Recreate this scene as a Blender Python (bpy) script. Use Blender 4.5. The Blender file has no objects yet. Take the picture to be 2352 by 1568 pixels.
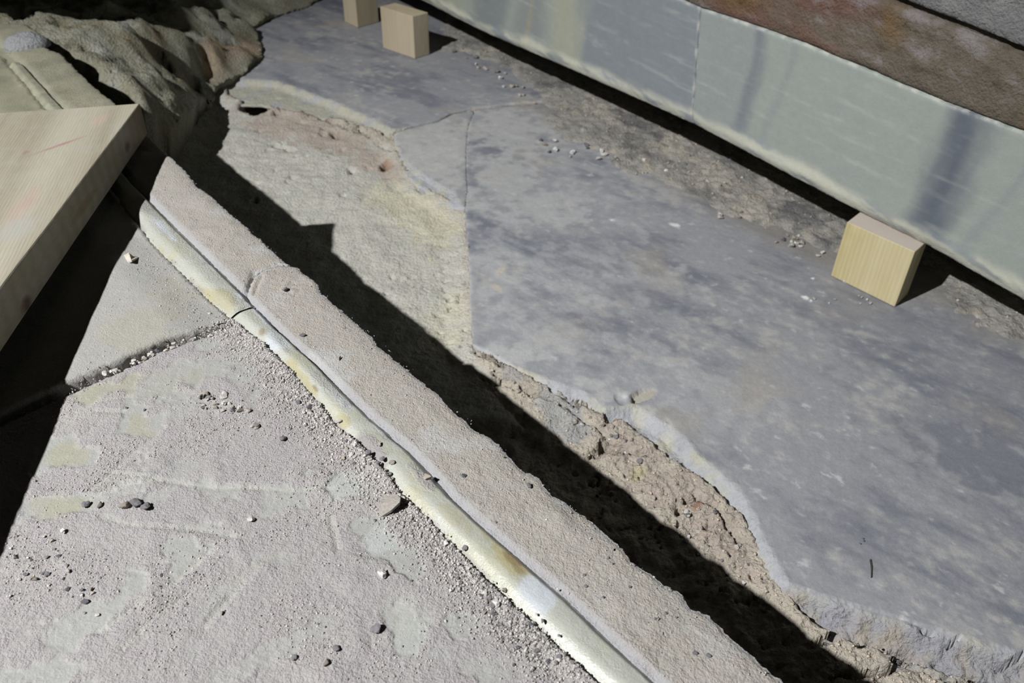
import bpy, math, random
import numpy as np
from mathutils import Vector, Matrix, kdtree
from mathutils.geometry import delaunay_2d_cdt

random.seed(7)
rng = np.random.default_rng(7)
S = 0.65                      # one survey unit (the camera's height over the lower floor) in metres

# ------------------------------------------------------------------ camera, world, light
F, CX, CY = 1899.0, 1176.0, 784.0
_nad = np.array([1115 - CX, 3260 - CY, F]); _up = -_nad / np.linalg.norm(_nad)
_fw = np.array([0, 0, 1.0]); _y = _fw - _fw.dot(_up) * _up; _y /= np.linalg.norm(_y)
_x = np.cross(_y, _up)
R = np.array([_x, _y, _up])
CAM = np.array([0, 0, S])
scene = bpy.context.scene
cd = bpy.data.cameras.new('camera'); cam = bpy.data.objects.new('camera', cd)
scene.collection.objects.link(cam); scene.camera = cam
M = Matrix.Identity(4)
for r in range(3):
    M[r][0] = R[r, 0]; M[r][1] = -R[r, 1]; M[r][2] = -R[r, 2]; M[r][3] = CAM[r]
cam.matrix_world = M
cd.sensor_width = 22.3; cd.sensor_fit = 'HORIZONTAL'; cd.lens = F / 2352 * 22.3
cd.clip_start = 0.01; cd.clip_end = 50
cd.dof.use_dof = True; cd.dof.focus_distance = 0.62; cd.dof.aperture_fstop = 8.0

scene.view_settings.view_transform = 'Standard'
scene.view_settings.look = 'None'
scene.view_settings.gamma = 1.0
scene.view_settings.use_curve_mapping = False
scene.view_settings.exposure = 0.0

w = bpy.data.worlds.new('dim_hall'); scene.world = w; w.use_nodes = True
w.node_tree.nodes['Background'].inputs[0].default_value = (0.9, 0.95, 1.0, 1)
w.node_tree.nodes['Background'].inputs[1].default_value = 0.002

LAMP = np.array([-2.6, -.84, 3.5]) * S          # work lamp on a stand, behind and to the left
ld = bpy.data.lights.new('work_lamp', 'SPOT'); ld.energy = 555.0; ld.color = (1.0, 1.0, 1.0)
ld.shadow_soft_size = 0.022; ld.spot_size = math.radians(68); ld.spot_blend = 1.0
lo = bpy.data.objects.new('work_lamp', ld); lo.location = LAMP; scene.collection.objects.link(lo)
lo.rotation_euler = (Vector((-.50, 1.0, .2)) * S - Vector(LAMP)).to_track_quat('-Z', 'Y').to_euler()

# ------------------------------------------------------------------ helpers
def at(px, py, z):
    """ray through a surveyed point of the photograph, met with the level z (metres)"""
    d = R @ np.array([px - CX, py - CY, F]); t = (z - CAM[2]) / d[2]
    return CAM + t * d
def atl(pts, z=0.0):
    return np.array([at(p[0], p[1], p[2] if len(p) > 2 else z)[:2] for p in pts])

_perm = np.random.default_rng(3).permutation(256); _perm = np.concatenate([_perm, _perm])
_ga = np.random.default_rng(4).random(256) * 2 * np.pi; _gx, _gy = np.cos(_ga), np.sin(_ga)
def perlin(x, y):
    xi = np.floor(x).astype(int); yi = np.floor(y).astype(int); xf = x - xi; yf = y - yi
    xi &= 255; yi &= 255
    u = xf ** 3 * (xf * (xf * 6 - 15) + 10); v = yf ** 3 * (yf * (yf * 6 - 15) + 10)
    def g(ix, iy, dx, dy):
        h = _perm[_perm[ix & 255] + (iy & 255)]; return _gx[h] * dx + _gy[h] * dy
    a = g(xi, yi, xf, yf); b = g(xi + 1, yi, xf - 1, yf); c = g(xi, yi + 1, xf, yf - 1); d = g(xi + 1, yi + 1, xf - 1, yf - 1)
    return ((a + u * (b - a)) + v * ((c + u * (d - c)) - (a + u * (b - a)))) * 1.5
def fbm(P, freq, octv=4, seed=0, gain=.5, ax=None):
    """ax = (angle, stretch): streaks along the angle"""
    x, y = P[:, 0], P[:, 1]
    if ax:
        c, s = math.cos(ax[0]), math.sin(ax[0]); x, y = (c * x + s * y) / ax[1], (-s * x + c * y)
    r = 0; a = 1; n = 0
    for o in range(octv):
        r = r + a * perlin(x * freq + 17.3 * seed + 5.1 * o, y * freq - 9.7 * seed + 3.3 * o); n += a; a *= gain; freq *= 2.03
    return r / n * 1.6
def sst(a, b, x):
    t = np.clip((x - a) / (b - a), 0, 1); return t * t * (3 - 2 * t)
def sdpoly(P, poly):
    """signed distance, positive inside"""
    n = len(poly); d = np.full(len(P), 1e9); ins = np.zeros(len(P), bool)
    for i in range(n):
        a, b = poly[i], poly[(i + 1) % n]; e = b - a; wv = P - a
        t = np.clip((wv @ e) / (e @ e + 1e-12), 0, 1)
        q = wv - t[:, None] * e; d = np.minimum(d, (q * q).sum(1))
        c = ((a[1] > P[:, 1]) != (b[1] > P[:, 1]))
        xc = a[0] + (P[:, 1] - a[1]) * (b[0] - a[0]) / (b[1] - a[1] + 1e-12)
        ins ^= c & (P[:, 0] < xc)
    return np.sqrt(d) * np.where(ins, 1, -1)
def inside(P, poly):
    ins = np.zeros(len(P), bool)
    for i in range(len(poly)):
        a, b = poly[i - 1], poly[i]; c = (a[1] > P[:, 1]) != (b[1] > P[:, 1])
        if c.any(): ins ^= c & (P[:, 0] < a[0] + (P[:, 1] - a[1]) * (b[0] - a[0]) / (b[1] - a[1] + 1e-15))
    return ins
def dline(P, line):
    d = np.full(len(P), 1e9)
    for i in range(len(line) - 1):
        a, b = line[i], line[i + 1]; e = b - a; wv = P - a
        t = np.clip((wv @ e) / (e @ e + 1e-12), 0, 1); q = wv - t[:, None] * e; d = np.minimum(d, (q * q).sum(1))
    return np.sqrt(d)
def blobs(P, lst, z=0.0, warp=.35, seed=5):
    """soft mask; every blob is (px, py, half-width px, half-height px, tilt deg, strength)"""
    m = np.zeros(len(P)); wn = fbm(P, 40, 4, seed); wm = fbm(P, 14, 3, seed + 1)
    for b in lst:
        px, py, rx, ry = b[:4]; tl = math.radians(b[4] if len(b) > 4 else 0); st = b[5] if len(b) > 5 else 1
        c = at(px, py, z)[:2]
        e1 = at(px + rx * math.cos(tl), py + rx * math.sin(tl), z)[:2] - c
        e2 = at(px - ry * math.sin(tl), py + ry * math.cos(tl), z)[:2] - c
        I = np.linalg.inv(np.array([e1, e2]).T); q = (P - c) @ I.T
        r = np.sqrt((q * q).sum(1)) + warp * (wn + .6 * wm)
        m = np.maximum(m, st * (1 - sst(.55, 1.15, r)))
    return m
def lin(c):
    c = np.asarray(c, float) / 255.0
    return np.where(c <= .04045, c / 12.92, ((c + .055) / 1.055) ** 2.4)
def mixc(a, b, m):
    m = np.clip(m, 0, 1)[:, None]; return a * (1 - m) + b * m
def dense(poly, step, jit, seed=0, closed=True, freq=60, frac=1.0):
    out = []; n = len(poly); k = n if closed else n - 1
    for i in range(k):
        a, b = poly[i], poly[(i + 1) % n]; L = np.linalg.norm(b - a)
        m = max(1, int(L / (step * (0.35 + np.linalg.norm((a + b) / 2)))))
        for j in range(m): out.append(a + (b - a) * j / m)
    if not closed: out.append(poly[-1])
    P = np.array(out)
    if jit:
        P = P + np.stack([fbm(P, freq, 5, seed + 11, .6), fbm(P, freq, 5, seed + 23, .6)], 1) * jit
        P = P + np.stack([fbm(P, freq * 4.3, 3, seed + 31, .7), fbm(P, freq * 4.3, 3, seed + 37, .7)], 1) * jit * .55
    return P
def logpolar(poly, h):
    """points whose spacing grows with the distance from where the photographer stood"""
    r = np.linalg.norm(poly, axis=1); th = np.arctan2(poly[:, 0], poly[:, 1])
    r0, r1 = max(r.min() * .7, .12), r.max() * 1.02
    rr = np.exp(np.arange(math.log(r0), math.log(r1), h)); tt = np.arange(th.min() - .05, th.max() + .05, h)
    A, B = np.meshgrid(rr, tt); P = np.stack([A * np.sin(B), A * np.cos(B)], -1).reshape(-1, 2)
    return P + (rng.random(P.shape) - .5) * (h * .5) * np.linalg.norm(P, axis=1)[:, None]

def mesh_obj(name, V, Fc, mat, parent=None, col=None, prm=None, smooth=True):
    me = bpy.data.meshes.new(name)
    V = np.asarray(V, np.float32)
    if isinstance(Fc, np.ndarray) and Fc.ndim == 2:
        k = Fc.shape[1]; me.vertices.add(len(V)); me.loops.add(Fc.size); me.polygons.add(len(Fc))
        me.vertices.foreach_set('co', V.ravel()); me.loops.foreach_set('vertex_index', Fc.astype(np.int32).ravel())
        me.polygons.foreach_set('loop_start', np.arange(0, Fc.size, k, dtype=np.int32))
        me.polygons.foreach_set('loop_total', np.full(len(Fc), k, dtype=np.int32))
        me.update(calc_edges=True)
    else:
        me.from_pydata([tuple(v) for v in V], [], [tuple(f) for f in Fc])
    if smooth: me.polygons.foreach_set('use_smooth', np.ones(len(me.polygons), bool))
    for nm, arr in (('Col', col), ('Prm', prm)):
        if arr is not None:
            a = me.color_attributes.new(nm, 'FLOAT_COLOR', 'POINT')
            a.data.foreach_set('color', np.concatenate([arr, np.ones((len(arr), 1))], 1).astype(np.float32).ravel())
    me.materials.append(mat); me.update()
    o = bpy.data.objects.new(name, me); scene.collection.objects.link(o)
    if parent: o.parent = parent
    return o
def patch(name, outline, top, look, mat, h=.004, pts=None, step=.003, jit=0.0, jfreq=60, seed=0, depth=.02, mapf=None, parent=None, inset=0.0, bottom=None):
    """a solid slab: its outline in the plane, a relief on top, broken sides down by depth"""
    D = dense(outline, step, jit, seed, freq=jfreq)
    G = logpolar(outline, h) if pts is None else pts
    sd = sdpoly(G, outline); G = G[sd > -max(jit * 1.5, .002)]
    n = len(D)
    vs, ed, fs, *_ = delaunay_2d_cdt([Vector(p) for p in np.vstack([D, G])], [], [list(range(n))], 1, 1e-7, False)
    P = np.array([(v[0], v[1]) for v in vs]); T = np.array(fs)
    cen = P[T].mean(1); cs = sdpoly(cen, outline); cand = np.where(cs < .001 + 1.6 * jit)[0]     # drop what lies in the outline's bays
    keep = np.ones(len(T), bool); keep[cand] = inside(cen[cand], D); T = T[keep]
    a, b, c = P[T[:, 0]], P[T[:, 1]], P[T[:, 2]]
    ar = (b[:, 0] - a[:, 0]) * (c[:, 1] - a[:, 1]) - (b[:, 1] - a[:, 1]) * (c[:, 0] - a[:, 0])
    T[ar < 0] = T[ar < 0][:, ::-1]
    E = np.vstack([T[:, [0, 1]], T[:, [1, 2]], T[:, [2, 0]]]); key = np.sort(E, 1); key = key[:, 0] * len(P) + key[:, 1]
    _, idx, cnt = np.unique(key, return_index=True, return_counts=True); BE = E[idx[cnt == 1]]
    used = np.unique(T); rm = -np.ones(len(P), int); rm[used] = np.arange(len(used)); P = P[used]; T = rm[T]; BE = rm[BE]
    db = np.full(len(P), 1.0); sdc = sdpoly(P, outline); near = np.where(sdc < .02 + jit)[0]
    kd = kdtree.KDTree(n)
    for i, q in enumerate(D): kd.insert((q[0], q[1], 0), i)
    kd.balance()
    for i in near: db[i] = kd.find((P[i, 0], P[i, 1], 0))[2]
    z = top(P, db); col, prm = look(P, db, z)
    bot = np.median(z) - depth if bottom is None else bottom
    bv = np.unique(BE); m2 = -np.ones(len(P), int); m2[bv] = np.arange(len(bv))
    nb = len(bv); rows = 4; V = [np.column_stack([P, z])]; C_ = [col]; R_ = [prm]; Fx = [T]; base = len(P); prev = None
    # outward normals of the rim
    nrm = np.zeros((nb, 2))
    for q in (0, 1):
        e = P[BE[:, 1]] - P[BE[:, 0]]; nn = np.stack([e[:, 1], -e[:, 0]], 1); np.add.at(nrm, m2[BE[:, q]], nn)
    nrm /= np.linalg.norm(nrm, axis=1)[:, None] + 1e-9
    for r in range(1, rows + 1):
        f = r / rows; off_ = np.full(nb, inset * f)
        if jit and r < rows: off_ = off_ + .0015 * fbm(P[bv] + f * .05, 130, 3, seed + r)
        Q = P[bv] - nrm * off_[:, None]
        V.append(np.column_stack([Q, z[bv] * (1 - f) + bot * f])); C_.append(col[bv]); R_.append(prm[bv])
        cur = base + (r - 1) * nb
        A0 = BE[:, 0] if prev is None else prev + m2[BE[:, 0]]; A1 = BE[:, 1] if prev is None else prev + m2[BE[:, 1]]
        B0 = cur + m2[BE[:, 0]]; B1 = cur + m2[BE[:, 1]]
        Fx.append(np.column_stack([A0, B0, B1])); Fx.append(np.column_stack([A0, B1, A1])); prev = cur
    V = np.vstack(V); Fa = np.vstack(Fx)
    if mapf: V = mapf(V)
    return mesh_obj(name, V, Fa, mat, parent, np.vstack(C_), np.vstack(R_))
def tag(o, label=None, cat=None, group=None, kind=None):
    if label: o['label'] = label
    if cat: o['category'] = cat
    if group: o['group'] = group
    if kind: o['kind'] = kind
    return o

# ------------------------------------------------------------------ materials
def nodes(name):
    m = bpy.data.materials.new(name); m.use_nodes = True; nt = m.node_tree
    return m, nt, nt.nodes['Principled BSDF']
def N(nt, t, **kw):
    n = nt.nodes.new(t)
    for k, v in kw.items():
        if k in ('operation', 'blend_type', 'data_type', 'attribute_name', 'feature', 'vector_type', 'noise_dimensions'): setattr(n, k, v)
        else: n.inputs[k].default_value = v
    return n
def stone(name, fine=1100, coarse=330, amt=1.0, spec=.35, speck=.12):
    """colour and relief strength come from the survey of the stone itself (Col, Prm); grain is procedural"""
    m, nt, b = nodes(name); L = nt.links.new
    tc = N(nt, 'ShaderNodeTexCoord'); col = N(nt, 'ShaderNodeAttribute', attribute_name='Col'); prm = N(nt, 'ShaderNodeAttribute', attribute_name='Prm')
    sp = N(nt, 'ShaderNodeSeparateColor'); L(prm.outputs['Color'], sp.inputs[0])
    n1 = N(nt, 'ShaderNodeTexNoise', Scale=float(coarse), Detail=5.0, Roughness=.62); L(tc.outputs['Object'], n1.inputs['Vector'])
    n2 = N(nt, 'ShaderNodeTexNoise', Scale=float(fine), Detail=3.0, Roughness=.6); L(tc.outputs['Object'], n2.inputs['Vector'])
    vo = N(nt, 'ShaderNodeTexVoronoi', Scale=float(coarse * 1.3)); L(tc.outputs['Object'], vo.inputs['Vector'])
    # colour: multiply by 1 +- speck
    a = N(nt, 'ShaderNodeMath', operation='ADD'); L(n1.outputs[0], a.inputs[0]); L(n2.outputs[0], a.inputs[1])
    mr = N(nt, 'ShaderNodeMapRange'); mr.inputs[1].default_value = .7; mr.inputs[2].default_value = 1.3
    mr.inputs[3].default_value = 1 - speck; mr.inputs[4].default_value = 1 + speck; L(a.outputs[0], mr.inputs[0])
    mx = N(nt, 'ShaderNodeVectorMath', operation='SCALE'); L(col.outputs['Color'], mx.inputs[0]); L(mr.outputs[0], mx.inputs['Scale'])
    L(mx.outputs[0], b.inputs['Base Color'])
    L(sp.outputs[1], b.inputs['Roughness']); b.inputs['Specular IOR Level'].default_value = spec
    # relief
    h1 = N(nt, 'ShaderNodeMath', operation='MULTIPLY'); L(n1.outputs[0], h1.inputs[0]); h1.inputs[1].default_value = 1.0
    h2 = N(nt, 'ShaderNodeMath', operation='MULTIPLY_ADD'); L(n2.outputs[0], h2.inputs[0]); h2.inputs[1].default_value = .45; L(h1.outputs[0], h2.inputs[2])
    h3 = N(nt, 'ShaderNodeMath', operation='MULTIPLY_ADD'); L(vo.outputs['Distance'], h3.inputs[0]); h3.inputs[1].default_value = -.35; L(h2.outputs[0], h3.inputs[2])
    h4 = N(nt, 'ShaderNodeMath', operation='MULTIPLY'); L(h3.outputs[0], h4.inputs[0]); L(sp.outputs[0], h4.inputs[1])
    bp = N(nt, 'ShaderNodeBump', Strength=1.0, Distance=.0022 * amt); L(h4.outputs[0], bp.inputs['Height']); L(bp.outputs[0], b.inputs['Normal'])
    return m
M_dust = stone('dusty_marble', 1400, 520, 1.0, .4, .09)
M_grey = stone('grey_marble', 500, 160, .7, .4, .10)
M_mortar = stone('mortar', 600, 190, 1.6, .2, .12)
M_wall = stone('wall_marble', 500, 120, .5, .45, .05)
M_grit = stone('grit', 900, 400, .8, .2, .15)

def wood(name, c1, c2, ring=420.0, rot=(0, 0, 0), stretch=(1, .04, 1), bump=.25, spots=None, ringw=.3, dusttop=None):
    m, nt, b = nodes(name); L = nt.links.new
    tc = N(nt, 'ShaderNodeTexCoord'); mp = N(nt, 'ShaderNodeMapping'); mp.inputs['Rotation'].default_value = rot; mp.inputs['Scale'].default_value = stretch
    L(tc.outputs['Object'], mp.inputs['Vector'])
    lo_ = N(nt, 'ShaderNodeTexNoise', Scale=28.0, Detail=2.0); L(mp.outputs[0], lo_.inputs['Vector'])
    wv = N(nt, 'ShaderNodeTexWave', Scale=ring / 6.0, Distortion=3.0, Detail=2.0); wv.inputs['Detail Scale'].default_value = 1.2; L(mp.outputs[0], wv.inputs['Vector'])
    fi = N(nt, 'ShaderNodeTexNoise', Scale=ring * 1.6, Detail=4.0, Roughness=.65); L(mp.outputs[0], fi.inputs['Vector'])
    a = N(nt, 'ShaderNodeMath', operation='MULTIPLY_ADD'); L(wv.outputs['Fac'], a.inputs[0]); a.inputs[1].default_value = ringw; L(lo_.outputs[0], a.inputs[2])
    a2 = N(nt, 'ShaderNodeMath', operation='MULTIPLY_ADD'); L(fi.outputs[0], a2.inputs[0]); a2.inputs[1].default_value = .7; L(a.outputs[0], a2.inputs[2])
    cr = N(nt, 'ShaderNodeValToRGB'); cr.color_ramp.elements[0].position = .55; cr.color_ramp.elements[1].position = 1.35 if False else 1.0
    cr.color_ramp.elements[0].color = (*lin(c1), 1); cr.color_ramp.elements[1].color = (*lin(c2), 1)
    mr = N(nt, 'ShaderNodeMapRange'); mr.inputs[1].default_value = .45; mr.inputs[2].default_value = 1.5; L(a2.outputs[0], mr.inputs[0])
    L(mr.outputs[0], cr.inputs[0]); last = cr.outputs[0]
    cr.color_ramp.elements[0].position = 0.15; cr.color_ramp.elements[1].position = .85
    # handling dirt and pink crayon-like smears on the faces
    d = N(nt, 'ShaderNodeTexNoise', Scale=22.0, Detail=6.0, Roughness=.6); L(tc.outputs['Object'], d.inputs['Vector'])
    dr = N(nt, 'ShaderNodeMapRange'); dr.inputs[1].default_value = .52; dr.inputs[2].default_value = .75; dr.inputs[4].default_value = .45; L(d.outputs[0], dr.inputs[0])
    mx = N(nt, 'ShaderNodeMix', data_type='RGBA'); L(dr.outputs[0], mx.inputs[0]); L(last, mx.inputs[6]); mx.inputs[7].default_value = (*lin(spots or (170, 165, 150)), 1)
    last = mx.outputs[2]
    ca = N(nt, 'ShaderNodeAttribute', attribute_name='Col')
    ml = N(nt, 'ShaderNodeVectorMath', operation='MULTIPLY'); L(last, ml.inputs[0]); L(ca.outputs['Color'], ml.inputs[1]); last = ml.outputs[0]
    if dusttop:
        ge = N(nt, 'ShaderNodeNewGeometry'); sx = N(nt, 'ShaderNodeSeparateXYZ'); L(ge.outputs['True Normal'], sx.inputs[0])
        g = N(nt, 'ShaderNodeMapRange'); g.inputs[1].default_value = .75; g.inputs[2].default_value = .95; g.inputs[4].default_value = .85; L(sx.outputs[2], g.inputs[0])
        mx = N(nt, 'ShaderNodeMix', data_type='RGBA'); L(g.outputs[0], mx.inputs[0]); L(last, mx.inputs[6]); mx.inputs[7].default_value = (*lin(dusttop), 1); last = mx.outputs[2]
    L(last, b.inputs['Base Color']); b.inputs['Roughness'].default_value = .72; b.inputs['Specular IOR Level'].default_value = .25
    bp = N(nt, 'ShaderNodeBump', Strength=bump, Distance=.001); L(a2.outputs[0], bp.inputs['Height']); L(bp.outputs[0], b.inputs['Normal'])
    return m

# palette (the stones' own colours)
DUST = lin((170, 165, 165)); DUSTW = lin((175, 168, 158)); BARE = lin((157, 158, 154)); YEL = lin((156, 154, 136)); BLUW = lin((192, 197, 203))
GREY = lin((146, 147, 151)); GREYD = lin((110, 113, 124)); GREYP = lin((174, 172, 168)); OLIVE = lin((178, 176, 158))
PLAS = lin((186, 184, 175)); PINK = lin((176, 165, 154)); RUST = lin((158, 124, 98)); MORT = lin((140, 134, 116)); DIRT = lin((118, 112, 100))

# ------------------------------------------------------------------ the lower floor (mortar bed)
AO = [(505, 192), (545, 168), (600, 128), (594, 98), (578, 72), (640, 35), (700, 12), (760, -25), (800, -110), (1150, -150), (1330, 20), (1500, 130), (1480, 235), (1330, 226), (1170, 238), (1084, 248), (1040, 258), (1007, 275), (956, 287), (903, 300), (895, 312), (850, 294), (790, 272), (720, 256), (660, 242), (600, 229), (548, 228), (512, 212)]
AT = [(505, 180), (545, 160), (600, 128), (594, 98), (578, 72), (640, 35), (700, 12), (760, -25), (800, -110), (1150, -150), (1330, 20), (1500, 130), (1480, 235), (1330, 226), (1170, 238), (1084, 248), (1040, 258), (1007, 275), (956, 287), (903, 296), (860, 270), (800, 246), (750, 226), (700, 206), (640, 184), (560, 180)]
BO = [(905, 303), (956, 290), (1007, 278), (1040, 261), (1085, 252), (1088, 262), (1076, 290), (1072, 330), (1070, 380), (1074, 430), (1069, 478), (1040, 470), (1000, 444), (958, 420), (928, 392), (908, 350)]
BT = [(912, 308), (956, 290), (1007, 278), (1040, 261), (1085, 252), (1088, 262), (1076, 290), (1072, 330), (1070, 380), (1074, 430), (1069, 478), (1050, 440), (1000, 412), (960, 385), (932, 358), (915, 330)]
C_L = [(1087.4, 262), (1075.6, 290), (1071.6, 330), (1069.6, 380), (1073.6, 430), (1069, 478), (1071, 520), (1077, 600), (1081, 700), (1086, 790)]
CT = C_L + [(1120, 800), (1170, 830), (1230, 855), (1290, 880), (1345, 895), (1390, 930), (1460, 925), (1510, 955), (1565, 990), (1605, 1035), (1655, 1080), (1702, 1118), (1735, 1172), (1762, 1235), (1792, 1292), (1818, 1345), (1900, 1368), (2000, 1402), (2100, 1432), (2200, 1456), (2352, 1498), (2600, 1560), (2900, 900), (2600, 620), (2350, 560), (2000, 400), (1800, 300), (1482, 150), (1484, 240), (1330, 231), (1170, 242), (1092, 252)]
CO = C_L + [(1130, 812), (1175, 842), (1225, 868), (1285, 895), (1340, 918), (1385, 948), (1440, 968), (1490, 1008), (1545, 1048), (1600, 1088), (1655, 1132), (1700, 1178), (1738, 1245), (1773, 1310), (1805, 1352), (1850, 1402), (1905, 1440), (1990, 1470), (2090, 1505), (2190, 1540), (2350, 1580), (2600, 1690), (2900, 900), (2600, 620), (2350, 560), (2000, 400), (1800, 300), (1482, 150), (1484, 240), (1330, 231), (1170, 242), (1092, 252)]
ao, atp, bo, bt, co, ct = [atl(q) for q in (AO, AT, BO, BT, CO, CT)]
pinkA = [(700, 290, 190, 45, 22), (860, 370, 70, 30, 30), (620, 290, 60, 30, 10)]
pinkC = [(1500, 1090, 260, 55, 38), (1640, 1220, 150, 60, 45), (1380, 960, 80, 30, 40), (1180, 850, 90, 25, 30)]
pits = [(584, 243, 32, 15, 0, 1), (622, 236, 14, 5, 10, .7), (660, 248, 40, 5, 14, .6), (722, 262, 34, 4, 16, .6), (775, 302, 17, 9, 0, .9), (636, 255, 8, 5, 0, .8), (888, 376, 14, 9, 0, .9),
        (640, 328, 20, 5, 10, .5), (665, 336, 16, 5, 10, .5), (806, 384, 10, 8, 0, .5), (968, 437, 12, 4, 30, .6), (835, 300, 26, 4, 30, .5), (905, 345, 40, 4, 32, .5),
        (1118, 828, 50, 3, 28, .8), (1225, 855, 36, 7, 25, 1), (1150, 862, 28, 5, 20, .8), (1215, 898, 28, 7, 25, 1), (1250, 908, 30, 5, 20, .8), (1125, 868, 26, 5, 20, .9),
        (1395, 1015, 24, 11, 30, 1), (1425, 1022, 30, 6, 20, 1), (1370, 1025, 18, 6, 0, .8), (1475, 1040, 26, 5, 15, .9), (1398, 965, 14, 9, 30, .7), (1295, 915, 44, 3, 30, .6), (1590, 1145, 17, 6, 5, 1), (1560, 1162, 9, 12, 0, .7), (1640, 1160, 22, 4, 35, .8),
        (1628, 1200, 13, 5, 0, .9), (1560, 1190, 6, 9, 20, .6), (1700, 1240, 10, 5, 10, .6), (1650, 1110, 14, 4, 40, .7), (1745, 1362, 26, 4, -10, .8), (1530, 1035, 22, 4, 30, .7),
        (1905, 1460, 42, 9, -14, 1.2), (2080, 1498, 50, 9, 12, 1.2), (2080, 1520, 40, 12, 20, 1.1), (2010, 1532, 95, 8, -4, 1.3), (1990, 1478, 22, 7, 0, .8), (2170, 1525, 40, 5, 20, .8), (2250, 1565, 60, 6, 8, .9), (2320, 1520, 40, 5, -20, .8), (1925, 1446, 16, 5, 20, .9)]
plas_poly = atl([(300, 290), (380, 240), (480, 190), (560, 205), (700, 262), (895, 320), (925, 400), (1070, 482), (1078, 700), (1090, 810), (1210, 960), (1000, 940), (480, 470), (330, 330)])
hole_small = [(random.uniform(560, 1060), random.uniform(280, 480), random.uniform(3, 7), random.uniform(2, 5), 0, random.uniform(.3, .6)) for _ in range(34)] + \
             [(random.uniform(1000, 1075), random.uniform(560, 800), random.uniform(3, 8), random.uniform(2, 4), 0, random.uniform(.3, .7)) for _ in range(24)] + \
             [(random.uniform(860, 1030), random.uniform(630, 690), random.uniform(4, 9), random.uniform(2, 4), -10, random.uniform(.3, .6)) for _ in range(8)]
for _ in range(60):
    k = random.random(); hole_small.append((1380 + 420 * k + random.uniform(-70, 60), 1040 + 330 * k + random.uniform(-60, 60), random.uniform(3, 9), random.uniform(2, 5), random.uniform(-30, 60), random.uniform(.3, .8)))
cracks = [atl(q, -.008) for q in ([(596, 228), (640, 240), (720, 258), (780, 272), (850, 292), (900, 318)], [(700, 262), (780, 282), (850, 312), (905, 350)], [(1088, 800), (1150, 836), (1230, 872), (1290, 905), (1360, 940)],
          [(1105, 862), (1180, 886), (1240, 908), (1310, 940), (1380, 985), (1430, 1030)], [(1350, 1030), (1400, 1010), (1460, 1035), (1540, 1060)], [(1560, 1110), (1640, 1160), (1700, 1240)], [(1930, 1455), (2000, 1475), (2100, 1490), (2220, 1500)], [(1950, 1545), (2040, 1525), (2120, 1530), (2200, 1570)], [(950, 385), (1000, 420), (1060, 475)])]
def floor_z(P, db=None):
    pm = sst(-.012, .012, sdpoly(P, plas_poly))
    dc = np.minimum(-sdpoly(P, co), np.minimum(-sdpoly(P, ao), -sdpoly(P, bo)) + .006); zc = -.004 - .28 * np.clip(dc, 0, 1)
    z = -.026 + .012 * pm; 
    zc = zc - .006 * (1 - sst(.10, .22, np.linalg.norm(P - at(2100, 1540, -.02)[:2], axis=1)))
    z = np.maximum(z, zc); z = np.where(dc < -.004, -.055, z)
    z += .0035 * fbm(P, 12, 3, 2) + .0034 * fbm(P, 45, 4, 3) * (1 - .6 * pm) + .0009 * fbm(P, 220, 3, 9)
    # sagging towards the moulded slabs
    z -= .018 * sst(.05, -.12, sdpoly(P, plas_poly)) * 0
    br = at(2100, 1540, -.02)[:2]; rb = 1 - sst(.05, .22, np.linalg.norm((P - br) * [1, 1.6], axis=1))
    z += rb * (.005 * np.abs(fbm(P, 35, 4, 8)))
    m = blobs(P, pits, -.008, .28); z -= .036 * sst(.2, .7, m)
    for q in cracks: z -= .010 * sst(.0032, .0006, dline(P, q) + .0022 * fbm(P, 90, 4, 15)) * sst(-.5, .1, fbm(P, 35, 3, 16))
    m2 = blobs(P, hole_small, -.012, .3); z -= .008 * sst(.1, .5, m2)
    # the clods of fallen mortar
    pk = blobs(P, pinkC, -.015, .3); z += pk * (.004 * np.abs(fbm(P, 70, 4, 12)) - .001)
    z -= .0035 * sst(.45, .8, fbm(P, 75, 3, 17)) * (1 - .8 * pm)
    return z
def floor_look(P, db, z):
    pm = sst(-.01, .015, sdpoly(P, plas_poly)); n = fbm(P, 18, 4, 21); n2 = fbm(P, 90, 4, 22)
    c = np.tile(lin((186, 178, 164)), (len(P), 1)); c = mixc(c, PLAS, pm)
    c = mixc(c, lin((196, 192, 170)), pm * blobs(P, [(940, 470, 110, 60, 20), (1030, 740, 60, 80, 0, .7), (1000, 520, 60, 60)], -.01, .5) * .9)
    c = mixc(c, lin((172, 172, 164)), pm * sst(.1, .8, n + .3 * n2) * .6)
    c = mixc(c, PINK, np.maximum(blobs(P, pinkA, -.012, .5), blobs(P, pinkC, -.015, .5)) * .95)
    c = mixc(c, RUST, sst(.45, 1.0, n2 + .5 * n) * .35 * np.maximum(blobs(P, pinkA, -.012, .6), .7 * blobs(P, pinkC, -.015, .5)))
    c = mixc(c, RUST * .8, blobs(P, [(1600, 1165, 16, 20, 0), (888, 378, 16, 12, 0, .8), (775, 305, 18, 9, 0, .6)], -.012, .5) * .9)
    c = mixc(c, lin((188, 182, 140)), blobs(P, [(1465, 1075, 16, 18, 40, .6)], -.012, .8))
    c = mixc(c, lin((160, 162, 162)), blobs(P, [(1300, 970, 90, 40, 40, .8), (1180, 880, 40, 14, 25, .6), (2200, 1540, 220, 50, 10, .6)], -.02, .5))
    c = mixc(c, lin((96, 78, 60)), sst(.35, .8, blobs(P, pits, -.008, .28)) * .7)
    c = c * (1 + .10 * n2 + .06 * n)[:, None]
    r = .8 + .5 * (1 - pm) + 0 * n
    return c, np.column_stack([np.clip(r, 0, 2), np.full(len(P), .95), n * 0])
fo = atl([(-900, -60), (-300, -300), (1000, -420), (2200, -100), (2900, 500), (3200, 1000), (3000, 1900), (1500, 2000), (900, 1400), (-200, 420)], -.02)
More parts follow.
